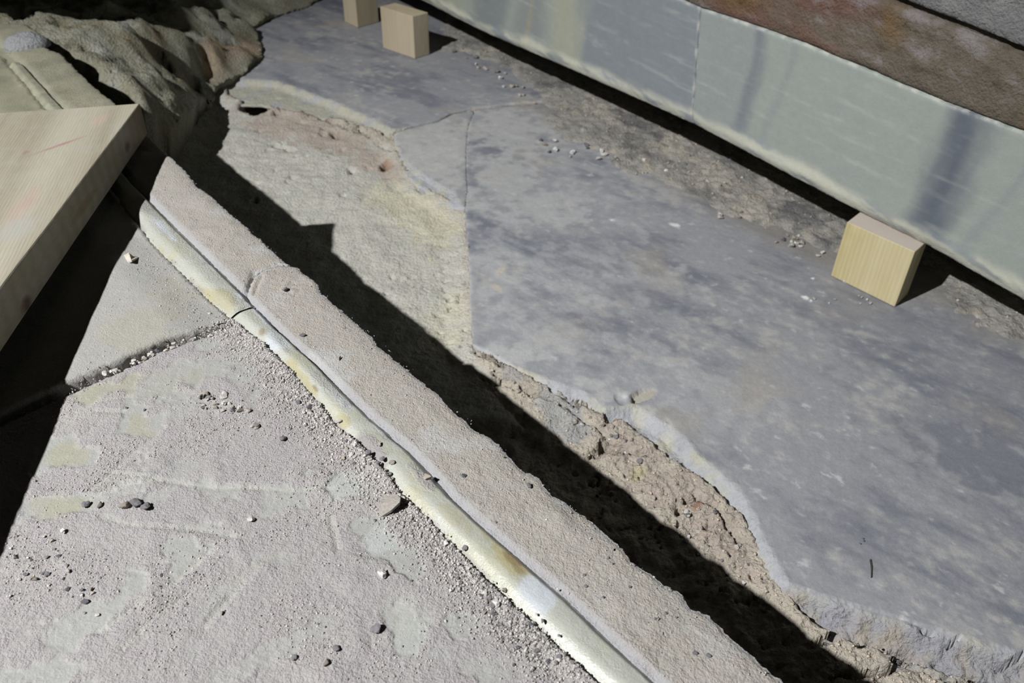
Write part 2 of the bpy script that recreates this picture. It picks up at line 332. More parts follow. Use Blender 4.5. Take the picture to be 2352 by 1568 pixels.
floor = patch('floor', fo, floor_z, floor_look, M_mortar, h=.0034, depth=.05)
tag(floor, 'uneven pale mortar bed between the moulded marble and the grey slabs', kind='structure')

# ------------------------------------------------------------------ grey marble paving
VA = math.atan2(*(at(2000, 900, 0) - at(1300, 560, 0))[[1, 0]])
chip = atl([(1447, 908), (1466, 896), (1500, 890), (1512, 898), (1497, 913), (1470, 924), (1452, 924)])
lowpits = [(2010, 1510, 80, 7, -4, 1), (2085, 1492, 42, 8, 14, 1), (2072, 1512, 26, 12, 0, 1), (1905, 1446, 30, 6, 12, 1), (2175, 1520, 40, 4, 20, .9), (2250, 1548, 60, 6, 8, 1), (2320, 1522, 36, 5, -20, .9), (2190, 1478, 24, 4, -30, .7), (1985, 1480, 20, 6, 0, .8), (2130, 1462, 30, 3, 10, .6)]
def grey_top(top_poly, drop, seed, c_extra=False):
    def f(P, db):
        sd = sdpoly(P, top_poly) + .003 * fbm(P, 60, 4, seed)
        z = .0006 * fbm(P, 10, 3, seed) + .00022 * fbm(P, 70, 3, seed + 1)
        out = sst(.0, -.018, sd); z = z - drop * out + out * .0022 * fbm(P, 90, 4, seed + 2)
        z -= .0010 * (1 - sst(0, .004, db))
        if c_extra:
            cs_ = sdpoly(P, chip) + .0008 * fbm(P, 120, 3, 29); cx_ = (P - chip[0]) @ (chip[3] - chip[0]) / ((chip[3] - chip[0]) @ (chip[3] - chip[0]))
            z -= .0085 * sst(0, .0014, cs_) * np.clip(1.05 - cx_, 0, 1)
            z -= .0028 * sst(.3, .6, blobs(P, [(1425, 917, 20, 12, 40, 1)], 0, .3))
            lowr = sst(0, .05, sdpoly(P, atl([(1800, 1335), (1920, 1374), (2050, 1412), (2200, 1457), (2360, 1500), (2700, 1640), (2500, 1800), (1900, 1700), (1700, 1400)])))
            z -= .0015 * (lowr > 0) + lowr * (.006 + .010 * sst(0, .04, lowr)) ; z += (lowr > .02) * (.0026 * fbm(P, 60, 4, 31) - .0035 * sst(.5, .8, fbm(P, 50, 3, 77, .5, (VA, 3.)))); z -= .02 * sst(.3, .6, blobs(P, lowpits, -.01, .3))
        return z
    return f
def grey_look(top_poly, seed, dark=0.0, pale=None):
    def f(P, db, z):
        sd = sdpoly(P, top_poly) + .004 * fbm(P, 50, 4, seed)
        n = fbm(P, 11, 5, 41, .6, (VA, 3.2)); n2 = fbm(P, 38, 5, 42, .65, (VA + .1, 3.0)); n3 = fbm(P, 55, 4, 43, .6); n4 = fbm(P, 5, 3, 44)
        c = np.tile(GREY, (len(P), 1))
        c = mixc(c, GREYD, sst(-.15, .8, n + .55 * n2 + dark) * .85)
        c = mixc(c, GREYP, sst(.05, .75, -n2 * .7 + .5 * n3 + .4 * n4 - .25 * dark) * .65)
        c = mixc(c, lin((205, 204, 202)), sst(.5, .95, fbm(P, 80, 4, 47, .6, (VA, 2.0)) + .35 * n2) * .55)
        c = mixc(c, lin((172, 163, 148)), sst(.3, .9, fbm(P, 7, 3, 51)) * .35)
        if pale: c = mixc(c, lin((182, 182, 179)), blobs(P, pale, 0, .8) * .6)
        edge = sst(.001, -.005, sd)
        c = mixc(c, mixc(np.tile(lin((166, 168, 172)), (len(P), 1)), OLIVE * .98, sst(-.3, .4, fbm(P, 25, 3, 53) + (.5 if seed == 60 else -.1))), edge * (.85 - .3 * sst(0, .6, n3)))
        c = c * (1 + .05 * n3)[:, None]
        rr = .25 + 1.1 * edge + .15 * sst(.2, .8, n3)
        return c, np.column_stack([rr, .62 + .3 * edge, n * 0])
    return f
sA = patch('marble_slab', ao, grey_top(atp, .012, 60), grey_look(atp, 60, .1), M_grey, h=.0036, jit=.0016, jfreq=70, seed=1, depth=.016, step=.004)
tag(sA, 'grey marble paving slab under the two far wooden blocks with a chipped near edge', 'slab')
sB = patch('marble_slab', bo, grey_top(bt, .005, 62), grey_look(bt, 62, -.8, [(1010, 350, 130, 110, 0, 1)]), M_grey, h=.0034, jit=.0011, jfreq=90, seed=2, depth=.016, step=.003)
tag(sB, 'small broken grey marble fragment left of the hairline crack between two larger slabs', 'slab')
xtape = [(1150, 622, 15, 8, -30, 1), (1142, 662, 16, 8, 30, 1), (1110, 640, 34, 6, 45, .35)]
_cl = grey_look(ct, 64, 0, [(1170, 300, 130, 60, 15, .9), (1160, 420, 90, 80, 10, .8), (1180, 820, 70, 30, 0), (1380, 900, 60, 30, 20), (1500, 965, 60, 20, 40), (1130, 640, 40, 90, 0, .5), (1250, 480, 120, 70, 20, .8), (1450, 640, 160, 50, 20, .5), (1300, 760, 120, 50, 20, .5), (1650, 900, 160, 40, 20, .35)])
slit = atl([(2000, 1285), (2003, 1300), (2000, 1328)])
def c_look(P, db, z):
    c, p = _cl(P, db, z)
    c = mixc(c, GREYD * .95, blobs(P, [(1500, 690, 160, 30, 20, .6), (1280, 560, 130, 50, 10, .6), (2250, 1050, 200, 70, 25, .7), (1350, 740, 200, 40, 15, .4), (1980, 1240, 200, 80, 20, .35), (2200, 880, 260, 200, 25, .35), (2000, 720, 200, 60, 20, .4)], 0, .7))
    c = mixc(c, lin((172, 174, 176)), .55 * blobs(P, [(1230, 620, 260, 260, 20, 1), (1330, 400, 220, 120, 20, .6), (1500, 860, 240, 80, 30, .6)], 0, 1.1) * sst(-.6, .5, fbm(P, 40, 4, 78, .6, (VA, 2.5))))
    c = mixc(c, lin((186, 178, 164)), blobs(P, xtape, 0, .12) * .75)
    c = mixc(c, lin((160, 154, 140)), sst(-.001, .002, sdpoly(P, chip)) * .8)
    c = mixc(c, lin((238, 238, 238)), blobs(P, [(1850, 684, 10, 4, 20), (1862, 690, 5, 4, 0), (1866, 640, 2, 2, 0), (1550, 516, 14, 5, 10, .7), (1405, 505, 6, 3, 0, .6)], 0, .5))
    c = mixc(c, lin((52, 48, 44)), 0 * P[:, 0])
    # dirt washed against the wall foot
    wf = dline(P, atl([(1100, 150), (1400, 300), (1700, 470), (1900, 570), (2200, 660), (2352, 740)])); c = mixc(c, lin((134, 128, 118)), sst(.09, .02, wf + .02 * fbm(P, 20, 4, 71)) * .6)
    low = sst(0, .01, sdpoly(P, atl([(1800, 1335), (1920, 1374), (2050, 1412), (2200, 1457), (2360, 1500), (2700, 1640), (2500, 1800), (1900, 1700), (1700, 1400)])))
    c = mixc(c, mixc(np.tile(lin((150, 150, 156)), (len(P), 1)), lin((160, 152, 142)), sst(-.2, .5, fbm(P, 30, 4, 72))), low * .85); p[:, 0] += low * 1.0; p[:, 1] += low * .2
    return c, p
sC = patch('marble_slab', co, grey_top(ct, .013, 64, True), c_look, M_grey, h=.0030, jit=.0010, jfreq=90, seed=3, depth=.019, step=.003)
tag(sC, 'large blue-grey veined marble paving slab carrying the right-hand wooden block, with a broken near edge', 'slab')

# ------------------------------------------------------------------ dirt strip at the foot of the wall
strip_px = [(985, 130), (1060, 128), (1130, 150), (1190, 190), (1240, 240), (1230, 285), (1290, 330), (1360, 350), (1420, 400), (1500, 420), (1580, 455), (1640, 500), (1690, 510), (1770, 540), (1850, 570), (1920, 590), (1990, 600), (2130, 640), (2170, 720), (2240, 770), (2352, 800), (2600, 900), (2700, 700), (2352, 610), (2000, 420), (1600, 220), (1300, 90), (1040, -30), (1000, 60)]
sp_ = atl(strip_px)
def foot_of(FL, FR, BR, depth):
    a, b, c = at(*FL, 0)[:2], at(*FR, 0)[:2], at(*BR, 0)[:2]; q = (c - b) / np.linalg.norm(c - b) * depth; return np.array([a, b, b + q, a + q])
foot1, foot2 = foot_of((1908, 633), (2055, 705), (2081, 681), .105), foot_of((880, 110), (953, 135), (987, 125), .09)
def strip_z(P, db):
    foot = np.maximum(sdpoly(P, foot1), sdpoly(P, foot2))
    sd = sdpoly(P, sp_); m = sst(-.25, .75, sd / .05 - .15 + .55 * fbm(P, 22, 4, 81)) * sst(0, .02, sd)
    m = m * (foot < -.002)
    return -.0035 + .0065 * m + m * (.0075 * np.abs(fbm(P, 34, 4, 82)) + .0014 * fbm(P, 130, 3, 83)) + .0008 * fbm(P, 60, 3, 84)
def strip_look(P, db, z):
    n = fbm(P, 30, 4, 85); n2 = fbm(P, 110, 3, 86); n3 = fbm(P, 11, 3, 87)
    c = np.tile(lin((158, 155, 149)), (len(P), 1)); c = mixc(c, lin((118, 117, 115)), sst(0, .8, n3 + .4 * n) * .8); c = mixc(c, lin((182, 173, 158)), sst(.15, .8, n - .4 * n3) * .7)
    c = mixc(c, lin((218, 212, 200)), sst(.45, .9, n2) * .5)
    c = mixc(c, lin((186, 179, 167)), blobs(P, [(1400, 262, 60, 22, 25), (1530, 330, 50, 28, 20), (1640, 400, 60, 30, 25, .8), (1720, 480, 50, 26, 25, .9), (2240, 760, 90, 30, 30, .8)], 0, .8) * .8)
    c = mixc(c, lin((96, 98, 102)), blobs(P, [(1440, 275, 60, 16, 30), (1500, 312, 40, 16, 30), (1840, 500, 60, 30, 30, .8), (1900, 560, 40, 20, 20, .8), (1250, 180, 60, 20, 25, .5), (2190, 700, 50, 20, 20, .6)], 0, .8) * .75)
    return c, np.column_stack([np.full(len(P), 1.0), np.full(len(P), .95), n * 0])
st = patch('mortar_crumbs', sp_, strip_z, strip_look, M_mortar, h=.0034, depth=.012)
tag(st, 'band of loose crumbled mortar and dirt along the foot of the marble wall', 'rubble', kind='stuff')

# ------------------------------------------------------------------ rubble masonry behind the slab
RC = [(102, 97, .190), (153, 120, .178), (219, 153, .163), (255, 173, .152), (286, 201, .138), (303, 236, .125), (330, 262, .11), (400, 268, .075), (440, 255, .045), (478, 226, .012), (505, 196, .006), (560, 172, .003), (604, 132, .002), (600, 100, .002), (582, 66, .003), (640, 36, .003), (705, 16, .003), (800, -40, .01)]
RI = [(350, 150, .135), (450, 80, .085), (540, 60, .04), (250, 50, .18), (60, 20, .19), (600, 20, .03), (420, 200, .095), (150, 60, .188), (0, 0, .185), (470, 160, .07), (540, 110, .035), (300, 40, .15), (380, 60, .12), (450, 20, .095), (530, 20, .06), (200, 5, .17), (380, 0, .125), (300, -60, .15), (450, -60, .10), (100, -40, .18), (640, -40, .05), (300, -150, .15), (-100, -20, .185)]
ro = np.vstack([atl(RC), atl([(760, -150, .04), (300, -260, .14), (-500, -150, .18), (-260, 20, .19), (20, 62, .19)])])
rcp = np.array([np.append(at(*q)[:2], q[2]) for q in RC + RI])
def rub_z(P, db):
    wts = 0; acc = 0
    for q in rcp:
        d2 = ((P - q[:2]) ** 2).sum(1) + 9e-4; k = d2 ** -1.9; wts = wts + k; acc = acc + k * q[2]
    z = acc / wts
    amp = sst(.004, .05, z)
    z = z + amp * (.004 * fbm(P, 11, 3, 91) + .0065 * fbm(P, 34, 4, 92) - .005 * np.abs(fbm(P, 50, 3, 95)) + .0030 * fbm(P, 100, 4, 93)) + .0014 * fbm(P, 60, 4, 94)
    z -= amp * .008 * sst(.45, .65, fbm(P, 60, 3, 96))
    for b, zz in (((345, 70, 26, 17, -20, 1), .15), ((205, 112, 20, 8, -20, 1), .17), ((492, 20, 12, 13, 0, 1), .07), ((555, 22, 26, 10, -30, 1), .05), ((462, 118, 22, 14, -30, .8), .07), ((440, 165, 18, 20, 20, .7), .06), ((540, 112, 26, 6, -20, .6), .02), ((470, 195, 26, 14, -20, .8), .03), ((140, 40, 30, 14, 0, .8), .19), ((40, 25, 30, 12, 0, .8), .19)):
        z -= .030 * amp * sst(.1, .7, blobs(P, [b], zz, .3))
    z -= .020 * (1 - sst(0, .020, db)) ** 1.6 * amp
    return z
def rub_look(P, db, z):
    n = fbm(P, 16, 4, 97); n2 = fbm(P, 70, 4, 98)
    c = np.tile(lin((150, 148, 130)), (len(P), 1)); c = mixc(c, lin((172, 172, 162)), sst(-.1, .7, n)); c = mixc(c, lin((120, 108, 84)), sst(.2, .8, -n + .4 * n2) * .7)
    c = mixc(c, lin((176, 150, 126)), blobs(P, [(560, 125, 60, 22, -25, .9), (520, 150, 50, 20, -40, .6)], .01, .6) * .8)
    return c * (1 + .14 * n2)[:, None], np.column_stack([np.full(len(P), 1.8), np.full(len(P), .95), n * 0])
rb = patch('rubble_masonry', ro, rub_z, rub_look, M_mortar, h=.0042, jit=.004, jfreq=40, seed=5, bottom=-.05, inset=.03)
tag(rb, 'lumpy mass of olive-grey mortar rubble rising behind the plank', 'rubble')

# ------------------------------------------------------------------ the moulded marble slabs
H = .33 * S
OUT = [(95, 104), (110, 114), (138, 122), (180, 165), (215, 198), (265, 238), (325, 297), (382, 352), (424, 389), (452, 427), (484, 448), (501, 466), (533, 492), (582, 536), (624, 574), (664, 607), (682, 613), (730, 654), (739, 673), (778, 705), (819, 743), (854, 772), (867, 794), (915, 830), (934, 849), (969, 877), (998, 900), (1035, 937), (1076, 974), (1145, 1019), (1191, 1070), (1237, 1099), (1264, 1133), (1319, 1169), (1367, 1204), (1415, 1243), (1448, 1285), (1513, 1330), (1561, 1363), (1588, 1395), (1627, 1413), (1651, 1434), (1725, 1503), (1797, 1568), (2000, 1750), (2150, 1880)]
BL = [(20, 150), (95, 240), (205, 370), (325, 527), (345, 555), (400, 610), (480, 690), (545, 745), (600, 790), (669, 855), (737, 934), (783, 992), (820, 1018), (875, 1076), (920, 1136), (980, 1191), (1044, 1255), (1099, 1314), (1172, 1390), (1241, 1454), (1300, 1508), (1370, 1572), (1600, 1790)]
BR = [(30, 125), (140, 243), (240, 350), (335, 452), (400, 518), (455, 572), (520, 635), (565, 682), (610, 728), (650, 768), (720, 832), (783, 893), (847, 957), (920, 1017), (989, 1085), (1040, 1145), (1099, 1200), (1172, 1264), (1241, 1324), (1300, 1374), (1400, 1470), (1510, 1572), (1720, 1770)]
ol, bl, br = atl(OUT, H), atl(BL, H), atl(BR, H)
DB = bl[-3] - bl[3]; DB /= np.linalg.norm(DB); NB = np.array([-DB[1], DB[0]])
if (ol[20] - bl[8]) @ NB < 0: NB = -NB
O0 = bl[3]
st_ = lambda P: ((P - O0) @ DB, (P - O0) @ NB)
sbl, tbl = st_(bl); sbr, tbr = st_(br)
JL = [(-500, 1165), (-200, 1045), (0, 962), (100, 915), (185, 878), (270, 842), (330, 812), (400, 783), (470, 760), (525, 738), (545, 722), (558, 695), (566, 668), (577, 640), (600, 622), (640, 608), (666, 609)]
jl = atl(JL, H)
def slab_parts(P):
    s, t = st_(P); a = np.interp(s, sbl, tbl); b = np.interp(s, sbr, tbr); return s, t, a, b
bare = [(130, 1165, 80, 26, -12), (160, 1040, 60, 32, 0), (250, 892, 110, 24, -18), (310, 975, 40, 50, 0), (620, 1140, 130, 34, 5, .75), (770, 1120, 80, 34, -5), (700, 1160, 36, 30, 0, .8), (880, 1240, 60, 44, 20), (930, 1290, 44, 30, 40),
        (945, 1420, 44, 100, 5), (420, 860, 170, 40, -18, .85), (560, 850, 60, 60, 0, .8), (250, 1400, 230, 34, -38, .9), (420, 1300, 120, 20, -35, .8), (150, 1500, 90, 60, -40, .9), (1080, 1430, 60, 40, 0, .8), (1240, 1500, 50, 50, 0, .7), (620, 1500, 160, 20, -30, .6), (480, 1260, 60, 20, -30, .7), (1150, 1530, 120, 30, 0, .6), (380, 1130, 60, 16, -30, .7), (330, 1320, 40, 10, 10, .9), (430, 930, 60, 20, -20, .5), (280, 1130, 60, 20, -20, .6), (560, 1330, 120, 24, -35, .5)]
bare = [(b_[0], b_[1], b_[2] * 1.15, b_[3] * 1.15) + tuple(b_[4:]) for b_ in bare]
streaks = [[(235, 1188), (290, 1205), (350, 1210), (420, 1212), (490, 1222), (560, 1238)], [(240, 1085), (330, 1095), (420, 1112), (500, 1122), (600, 1118)], [(570, 1120), (650, 1128), (760, 1122)], [(760, 1190), (768, 1230), (776, 1262)], [(300, 1040), (250, 1090), (190, 1140)], [(170, 950), (220, 925), (300, 910)], [(150, 970), (210, 945), (280, 945)],
           [(480, 1270), (400, 1340), (300, 1400), (230, 1450)], [(420, 1370), (350, 1420), (280, 1490)], [(250, 1130), (300, 1110), (360, 1105)], [(200, 1150), (260, 1115), (310, 1095)], [(560, 1340), (500, 1400), (470, 1440)]]
streaks = [atl(q, H) for q in streaks]
stripcracks = [atl(q, H) for q in ([(584, 626), (577, 645), (567, 668)], [(603, 636), (592, 656), (585, 676)])]
def dustm(P):
    s, t, a, b = slab_parts(P)
    bm = blobs(P, bare, H, 1.0, 33)
    d = 1 - sst(.0, 1.0, bm + .35 * bm * fbm(P, 160, 3, 34)) * .85
    d = d * (1 - .45 * sst(.15, .9, fbm(P, 17, 5, 32, .6)))
    d = np.maximum(d, sst(.025, .0, np.abs(t - a + .006)) * .9)          # banked up along the moulding
    d = np.where(t > b, 1.0 - .25 * sst(.5, .9, fbm(P, 30, 3, 36)), d)
    far = sst(-.02, .02, -(P - jl[6]) @ np.array([0., -1.]))              # thinner film beyond the joint
    return d, far
def joint2(P):
    return sdpoly(P, np.vstack([jl, jl[-1] + [.3, .1], jl[-1] + [-.3, 1.8], jl[0] + [-.6, 1.5]]))
def slab_z(P, db=None):
    s, t, a, b = slab_parts(P); d, far = dustm(P)
    up2 = sst(-.001, .001, joint2(P))
    d = d * (1 - .55 * up2 * (t < b))
    z = H + .0006 * fbm(P, 9, 3, 35) + d * (.0005 + .0003 * fbm(P, 55, 4, 37) + .00028 * fbm(P, 260, 2, 38))
    z += d * .0022 * np.maximum(0, fbm(P, 24, 3, 39) - .25)
    z += .0028 * sst(.012, 0, np.abs(t - a)) * (t < a) * sst(-.2, .3, fbm(P, 16, 3, 40))
    u = (t > b)
    z += u * .0015; z -= u * .0026 * sst(.006, .001, t - b)               # the strip beyond the bead, with the fillet beside it
    z = np.where((t > a) & (t < b), H - .004, z)
    wv_ = .0022 * fbm(P, 45, 3, 58)
    for q in streaks: z -= .0009 * sst(.0045, .0005, dline(P, q) + np.abs(wv_)) * (.4 + .6 * d)
    z += up2 * .0052 * sst(0, .05, a - t)
    for q in stripcracks: z -= .0024 * sst(.0022, .0004, dline(P, q))
    # scratches brushed into the dust in long arcs
    z -= d * (t < a) * .0006 * sst(.35, .8, fbm(P, 55, 3, 46, .5, (math.radians(60), 7.0)))
    k = blobs(P, [(668, 672, 34, 22, 20, 1)], H, .5); z += k * .0016 * fbm(P, 150, 3, 48)
    if db is not None:
        z -= .0016 * (1 - sst(0, .004, db)) + .0012 * (1 - sst(0, .016, db)) * (t > b)
    return z
def slab_look(P, db, z):
    s, t, a, b = slab_parts(P); d, far = dustm(P); n = fbm(P, 20, 4, 61); n2 = fbm(P, 75, 4, 62)
    up2 = sst(-.001, .001, joint2(P)) * (t < b)
    base = np.tile(BARE, (len(P), 1))
    base = mixc(base, YEL, blobs(P, [(130, 1165, 70, 26, -12, .9), (160, 1040, 60, 34, 0, .9), (250, 892, 90, 24, -18, .9), (320, 975, 34, 46, 0, .9), (700, 1290, 60, 20, -30, .3), (920, 1400, 34, 60, 0, .4), (590, 1300, 60, 20, -30, .3), (330, 760, 80, 60, -20, .5), (420, 870, 120, 30, -15, .4), (390, 700, 50, 60, 20, .5)], H, .7))
    base = mixc(base, lin((178, 184, 180)), .6 * blobs(P, [(870, 1240, 60, 50, 0, .9), (780, 1125, 90, 40, 0, .8), (950, 1380, 54, 80, 0, .7), (960, 1500, 60, 70, 0, .5)], H, 1.0))
    base = mixc(base, lin((150, 150, 140)), sst(.3, .9, n) * .35)
    dd = np.clip(d * (.80 + .35 * n2) * (1 - .62 * up2), 0, 1)
    dc = mixc(np.tile(DUST, (len(P), 1)), DUSTW, ((t > b) * .9 + up2 * .7))
    dc = mixc(dc, lin((186, 180, 176)), sst(.2, .9, fbm(P, 12, 3, 63)) * .45)
    c = mixc(base, dc, dd)
    c = mixc(c, lin((165, 166, 172)), (t > b) * sst(.010, .0, t - b) * .8)
    c = mixc(c, lin((188, 188, 188)), (t > b) * sst(.35, .8, fbm(P, 15, 4, 66)) * .5)
    for q in streaks: c = mixc(c, lin((176, 176, 168)), sst(.003, .0008, dline(P, q)) * .5)
    c = mixc(c, lin((196, 200, 206)), sst(.004, .0005, db + .0025 * n2) * .4 * (t > b))
    olive_dim = sst(1.0, 1.25, np.linalg.norm(P, axis=1)); c = mixc(c, lin((134, 132, 110)) * (1 + .25 * n[:, None]), olive_dim * .85)  # olive dirt tone; the lamp's falloff at the far end is painted in too
    c = c * (1 + .035 * n2)[:, None]
    r = .08 + .62 * dd
    return c, np.column_stack([r, .55 + .4 * dd, n * 0])
# ---- near slab
jn = jl + np.array([.0, 0.]); jdir = np.array([.52, -.85])
off = np.array([.0075, -.0125])
gapv = np.linspace(1, .16, len(jl)); gapv[:10] = 1; gapv[10:] = np.linspace(.5, .06, len(jl) - 10)
jn = jl + off[None, :] * gapv[:, None] * .52
i2 = 15
near_o = np.vstack([jn[:-1], ol[16:], atl([(1700, 2500), (300, 2600), (-500, 2300), (-700, 1600)], H)])
far_o = np.vstack([ol[:16], jl[::-1][1:], atl([(-500, 1000), (-700, 600), (-600, 250), (-400, 60), (0, 54), (60, 56), (92, 78)], H)])
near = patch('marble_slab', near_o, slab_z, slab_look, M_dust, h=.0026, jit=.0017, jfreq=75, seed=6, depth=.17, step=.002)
(near, 'dust-covered pale marble slab in the foreground, below the cross joint, edged by a raised moulding', 'slab')
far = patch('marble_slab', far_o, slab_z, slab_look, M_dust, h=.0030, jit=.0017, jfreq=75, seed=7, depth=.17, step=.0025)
(far, 'yellowish pale marble slab running under the wooden plank, beyond the cross joint', 'slab')
def split_slab(o, names, label):
    me = o.data; n = len(me.vertices); V = np.zeros(n * 3); me.vertices.foreach_get('co', V); V = V.reshape(-1, 3)
    Fc = np.zeros(len(me.polygons) * 3, int); me.polygons.foreach_get('vertices', Fc); Fc = Fc.reshape(-1, 3)
    at_ = {}
    for k in ('Col', 'Prm'):
        q = np.zeros(n * 4, np.float32); me.color_attributes[k].data.foreach_get('color', q); at_[k] = q.reshape(-1, 4)[:, :3]
    cen = V[Fc].mean(1)[:, :2]; s, t, a, b = slab_parts(cen); m = t > (a + b) / 2
    root = bpy.data.objects.new('marble_slab', None); scene.collection.objects.link(root)
    for sel, nm in ((~m, names[0]), (m, names[1])):
        u = np.unique(Fc[sel]); mp_i = -np.ones(n, int); mp_i[u] = np.arange(len(u))
        mesh_obj(nm, V[u], mp_i[Fc[sel]], me.materials[0], root, at_['Col'][u], at_['Prm'][u])
    bpy.data.objects.remove(o); bpy.data.meshes.remove(me); return tag(root, label, 'slab')
near = split_slab(near, ('field', 'border_strip'), 'dust-covered pale marble slab in the foreground, below the cross joint, edged by a raised moulding')
far = split_slab(far, ('field', 'border_strip'), 'yellowish pale marble slab running under the wooden plank, beyond the cross joint')
# ---- the bead moulding, one length on each slab
def bead(parent, s0, s1, seed):
    s = np.arange(s0, s1, .0016); U = np.linspace(0, 1, 35); a = np.interp(s, sbl, tbl); b = np.interp(s, sbr, tbr)
    prof = (1 - np.log1p(np.exp((1 - U / .27) * 4.2)) / 4.2) * (1 - .16 * np.clip((U - .4) / .4, 0, 1) ** 1.5) * (1 - .85 * sst(.80, 1.0, U))
    SS, UU = np.meshgrid(s, U, indexing='ij'); PR = np.broadcast_to(prof, SS.shape)
    wob = .0012 * fbm(np.column_stack([s, s * 0]), 22, 4, seed)
    T = (a + wob)[:, None] * (1 - UU) + (b + .6 * wob)[:, None] * UU
    P = O0 + SS.reshape(-1, 1) * DB + T.reshape(-1, 1) * NB
    ends = np.minimum(sst(0, .004, SS - s0), sst(0, .004, s1 - SS)).ravel()
    hgt = .0068 * PR.ravel() * (1 - .14 * np.clip(fbm(P, 14, 3, 71), -.3, 1)) * (.6 + .4 * ends)
    wear = sst(.25, .9, fbm(P, 26, 4, 72)) * sst(.3, .75, UU.ravel())
    z = H - .0022 + hgt + .00018 * fbm(P, 120, 3, 73) - wear * .0014
    dust = blobs(P, [(850, 1045, 60, 34, 45, .9), (970, 1105, 60, 18, 40, .7), (760, 900, 60, 16, 40, .4), (330, 470, 20, 20, 0, .5)], H, .6)
    dust = np.maximum(dust, sst(.16, .0, UU.ravel()) * sst(-.1, .6, fbm(P, 30, 3, 74)) * .8)
    c = np.tile(lin((176, 177, 168)), (len(P), 1)); n2 = fbm(P, 60, 4, 75)
    c = mixc(c, lin((172, 170, 144)), sst(.0, .8, fbm(P, 18, 4, 76) + .3 * n2) * .6)
    c = mixc(c, lin((166, 157, 116)), .75 * blobs(P, [(372, 585, 40, 14, 45, .6), (450, 665, 40, 16, 45, .8), (520, 700, 34, 14, 45, .7), (690, 865, 30, 10, 45, .9), (722, 905, 30, 10, 50, 1), (790, 972, 24, 12, 45, .9), (1120, 1235, 40, 14, 42, .6), (1180, 1300, 60, 20, 42, .95), (1150, 1270, 30, 14, 42, .9), (1050, 1200, 60, 16, 42, .4), (960, 1150, 40, 14, 45, .5)], H, .9))
    c = mixc(c, lin((130, 112, 78)), blobs(P, [(726, 900, 14, 5, 50, .7), (1176, 1292, 22, 9, 42, .7), (1200, 1325, 18, 8, 42, .6), (602, 770, 10, 8, 0, .6)], H, .8))
    c = mixc(c, BLUW, blobs(P, [(385, 540, 50, 8, 45, .8), (600, 730, 70, 10, 45, .95), (470, 600, 60, 8, 45, .5), (640, 790, 30, 24, 40, .7), (900, 1010, 60, 10, 42, .6), (1230, 1370, 50, 40, 42, .9), (1010, 1110, 40, 12, 42, .7), (780, 920, 50, 14, 45, .5)], H, .5))
    c = mixc(c, lin((150, 150, 140)), blobs(P, [(640, 760, 30, 16, 45, .5), (350, 480, 30, 20, 45, .4)], H, .7))
    c = mixc(c, DUST, dust)
    c = mixc(c, lin((136, 134, 112)) * (1 + .3 * n2[:, None]), .8 * sst(1.0, 1.25, np.linalg.norm(P, axis=1)))  # bead's far end: olive dirt plus the dimmer light put into the colour
    c = c * (1 + .04 * n2)[:, None]
    pr = np.column_stack([.12 + .8 * dust + .5 * wear + .35 * sst(.5, -.1, SS.ravel() - .1), np.clip(.27 + .6 * dust + .35 * wear + .25 * sst(.45, .2, SS.ravel()), 0, 1), UU.ravel() * 0])
    ns, nu = SS.shape; I = np.arange(ns * nu).reshape(ns, nu)
    Fq = np.stack([I[:-1, :-1], I[1:, :-1], I[1:, 1:], I[:-1, 1:]], -1).reshape(-1, 4)
    V = np.column_stack([P, z])
    # underside so that it is a solid length of stone
    Vb = V[I[:, [0, -1]].ravel()].copy(); Vb[:, 2] = H - .006
    k = len(V); J = k + np.arange(ns * 2).reshape(ns, 2)
    Fl = np.stack([I[:-1, 0], J[:-1, 0], J[1:, 0], I[1:, 0]], -1); Fr = np.stack([I[:-1, -1], I[1:, -1], J[1:, 1], J[:-1, 1]], -1); Fb = np.stack([J[:-1, 0], J[:-1, 1], J[1:, 1], J[1:, 0]], -1)
    cc = np.vstack([c, c[I[:, [0, -1]].ravel()]]); pp = np.vstack([pr, pr[I[:, [0, -1]].ravel()]])
    o = mesh_obj('moulding', np.vstack([V, Vb]), np.vstack([Fq, Fl, Fr, Fb]), M_dust, parent, cc, pp)
    return o
sj = float(st_(at(548, 722, H)[:2][None])[0][0])
e = bead(near, sj + .0012, float(sbl[-1]) - .02, 5); e['label'] = 'smooth rounded marble bead with yellow stains and a glossy ridge'
e = bead(far, float(sbl[0]), sj - .0012, 6); e['label'] = 'worn rounded bead with a whitish crust along its right side'
# mortar in the cross joint
jf = np.vstack([jl[:11] + [0, .012], (jn[:11] + [0, -.012])[::-1]])
def jf_z(P, db): return H - .0062 + .0016 * fbm(P, 60, 4, 88) + .0014 * fbm(P, 220, 2, 89)
def jf_look(P, db, z): return np.tile(DUST * .9, (len(P), 1)) * (1 + .1 * fbm(P, 150, 2, 90))[:, None], np.column_stack([np.full(len(P), 1.5), np.full(len(P), .95), z * 0])
jm = patch('joint_mortar', jf, jf_z, jf_look, M_mortar, h=.0035, depth=.03)
tag(jm, 'sandy filling of the joint between the two moulded marble slabs', 'mortar', kind='structure')
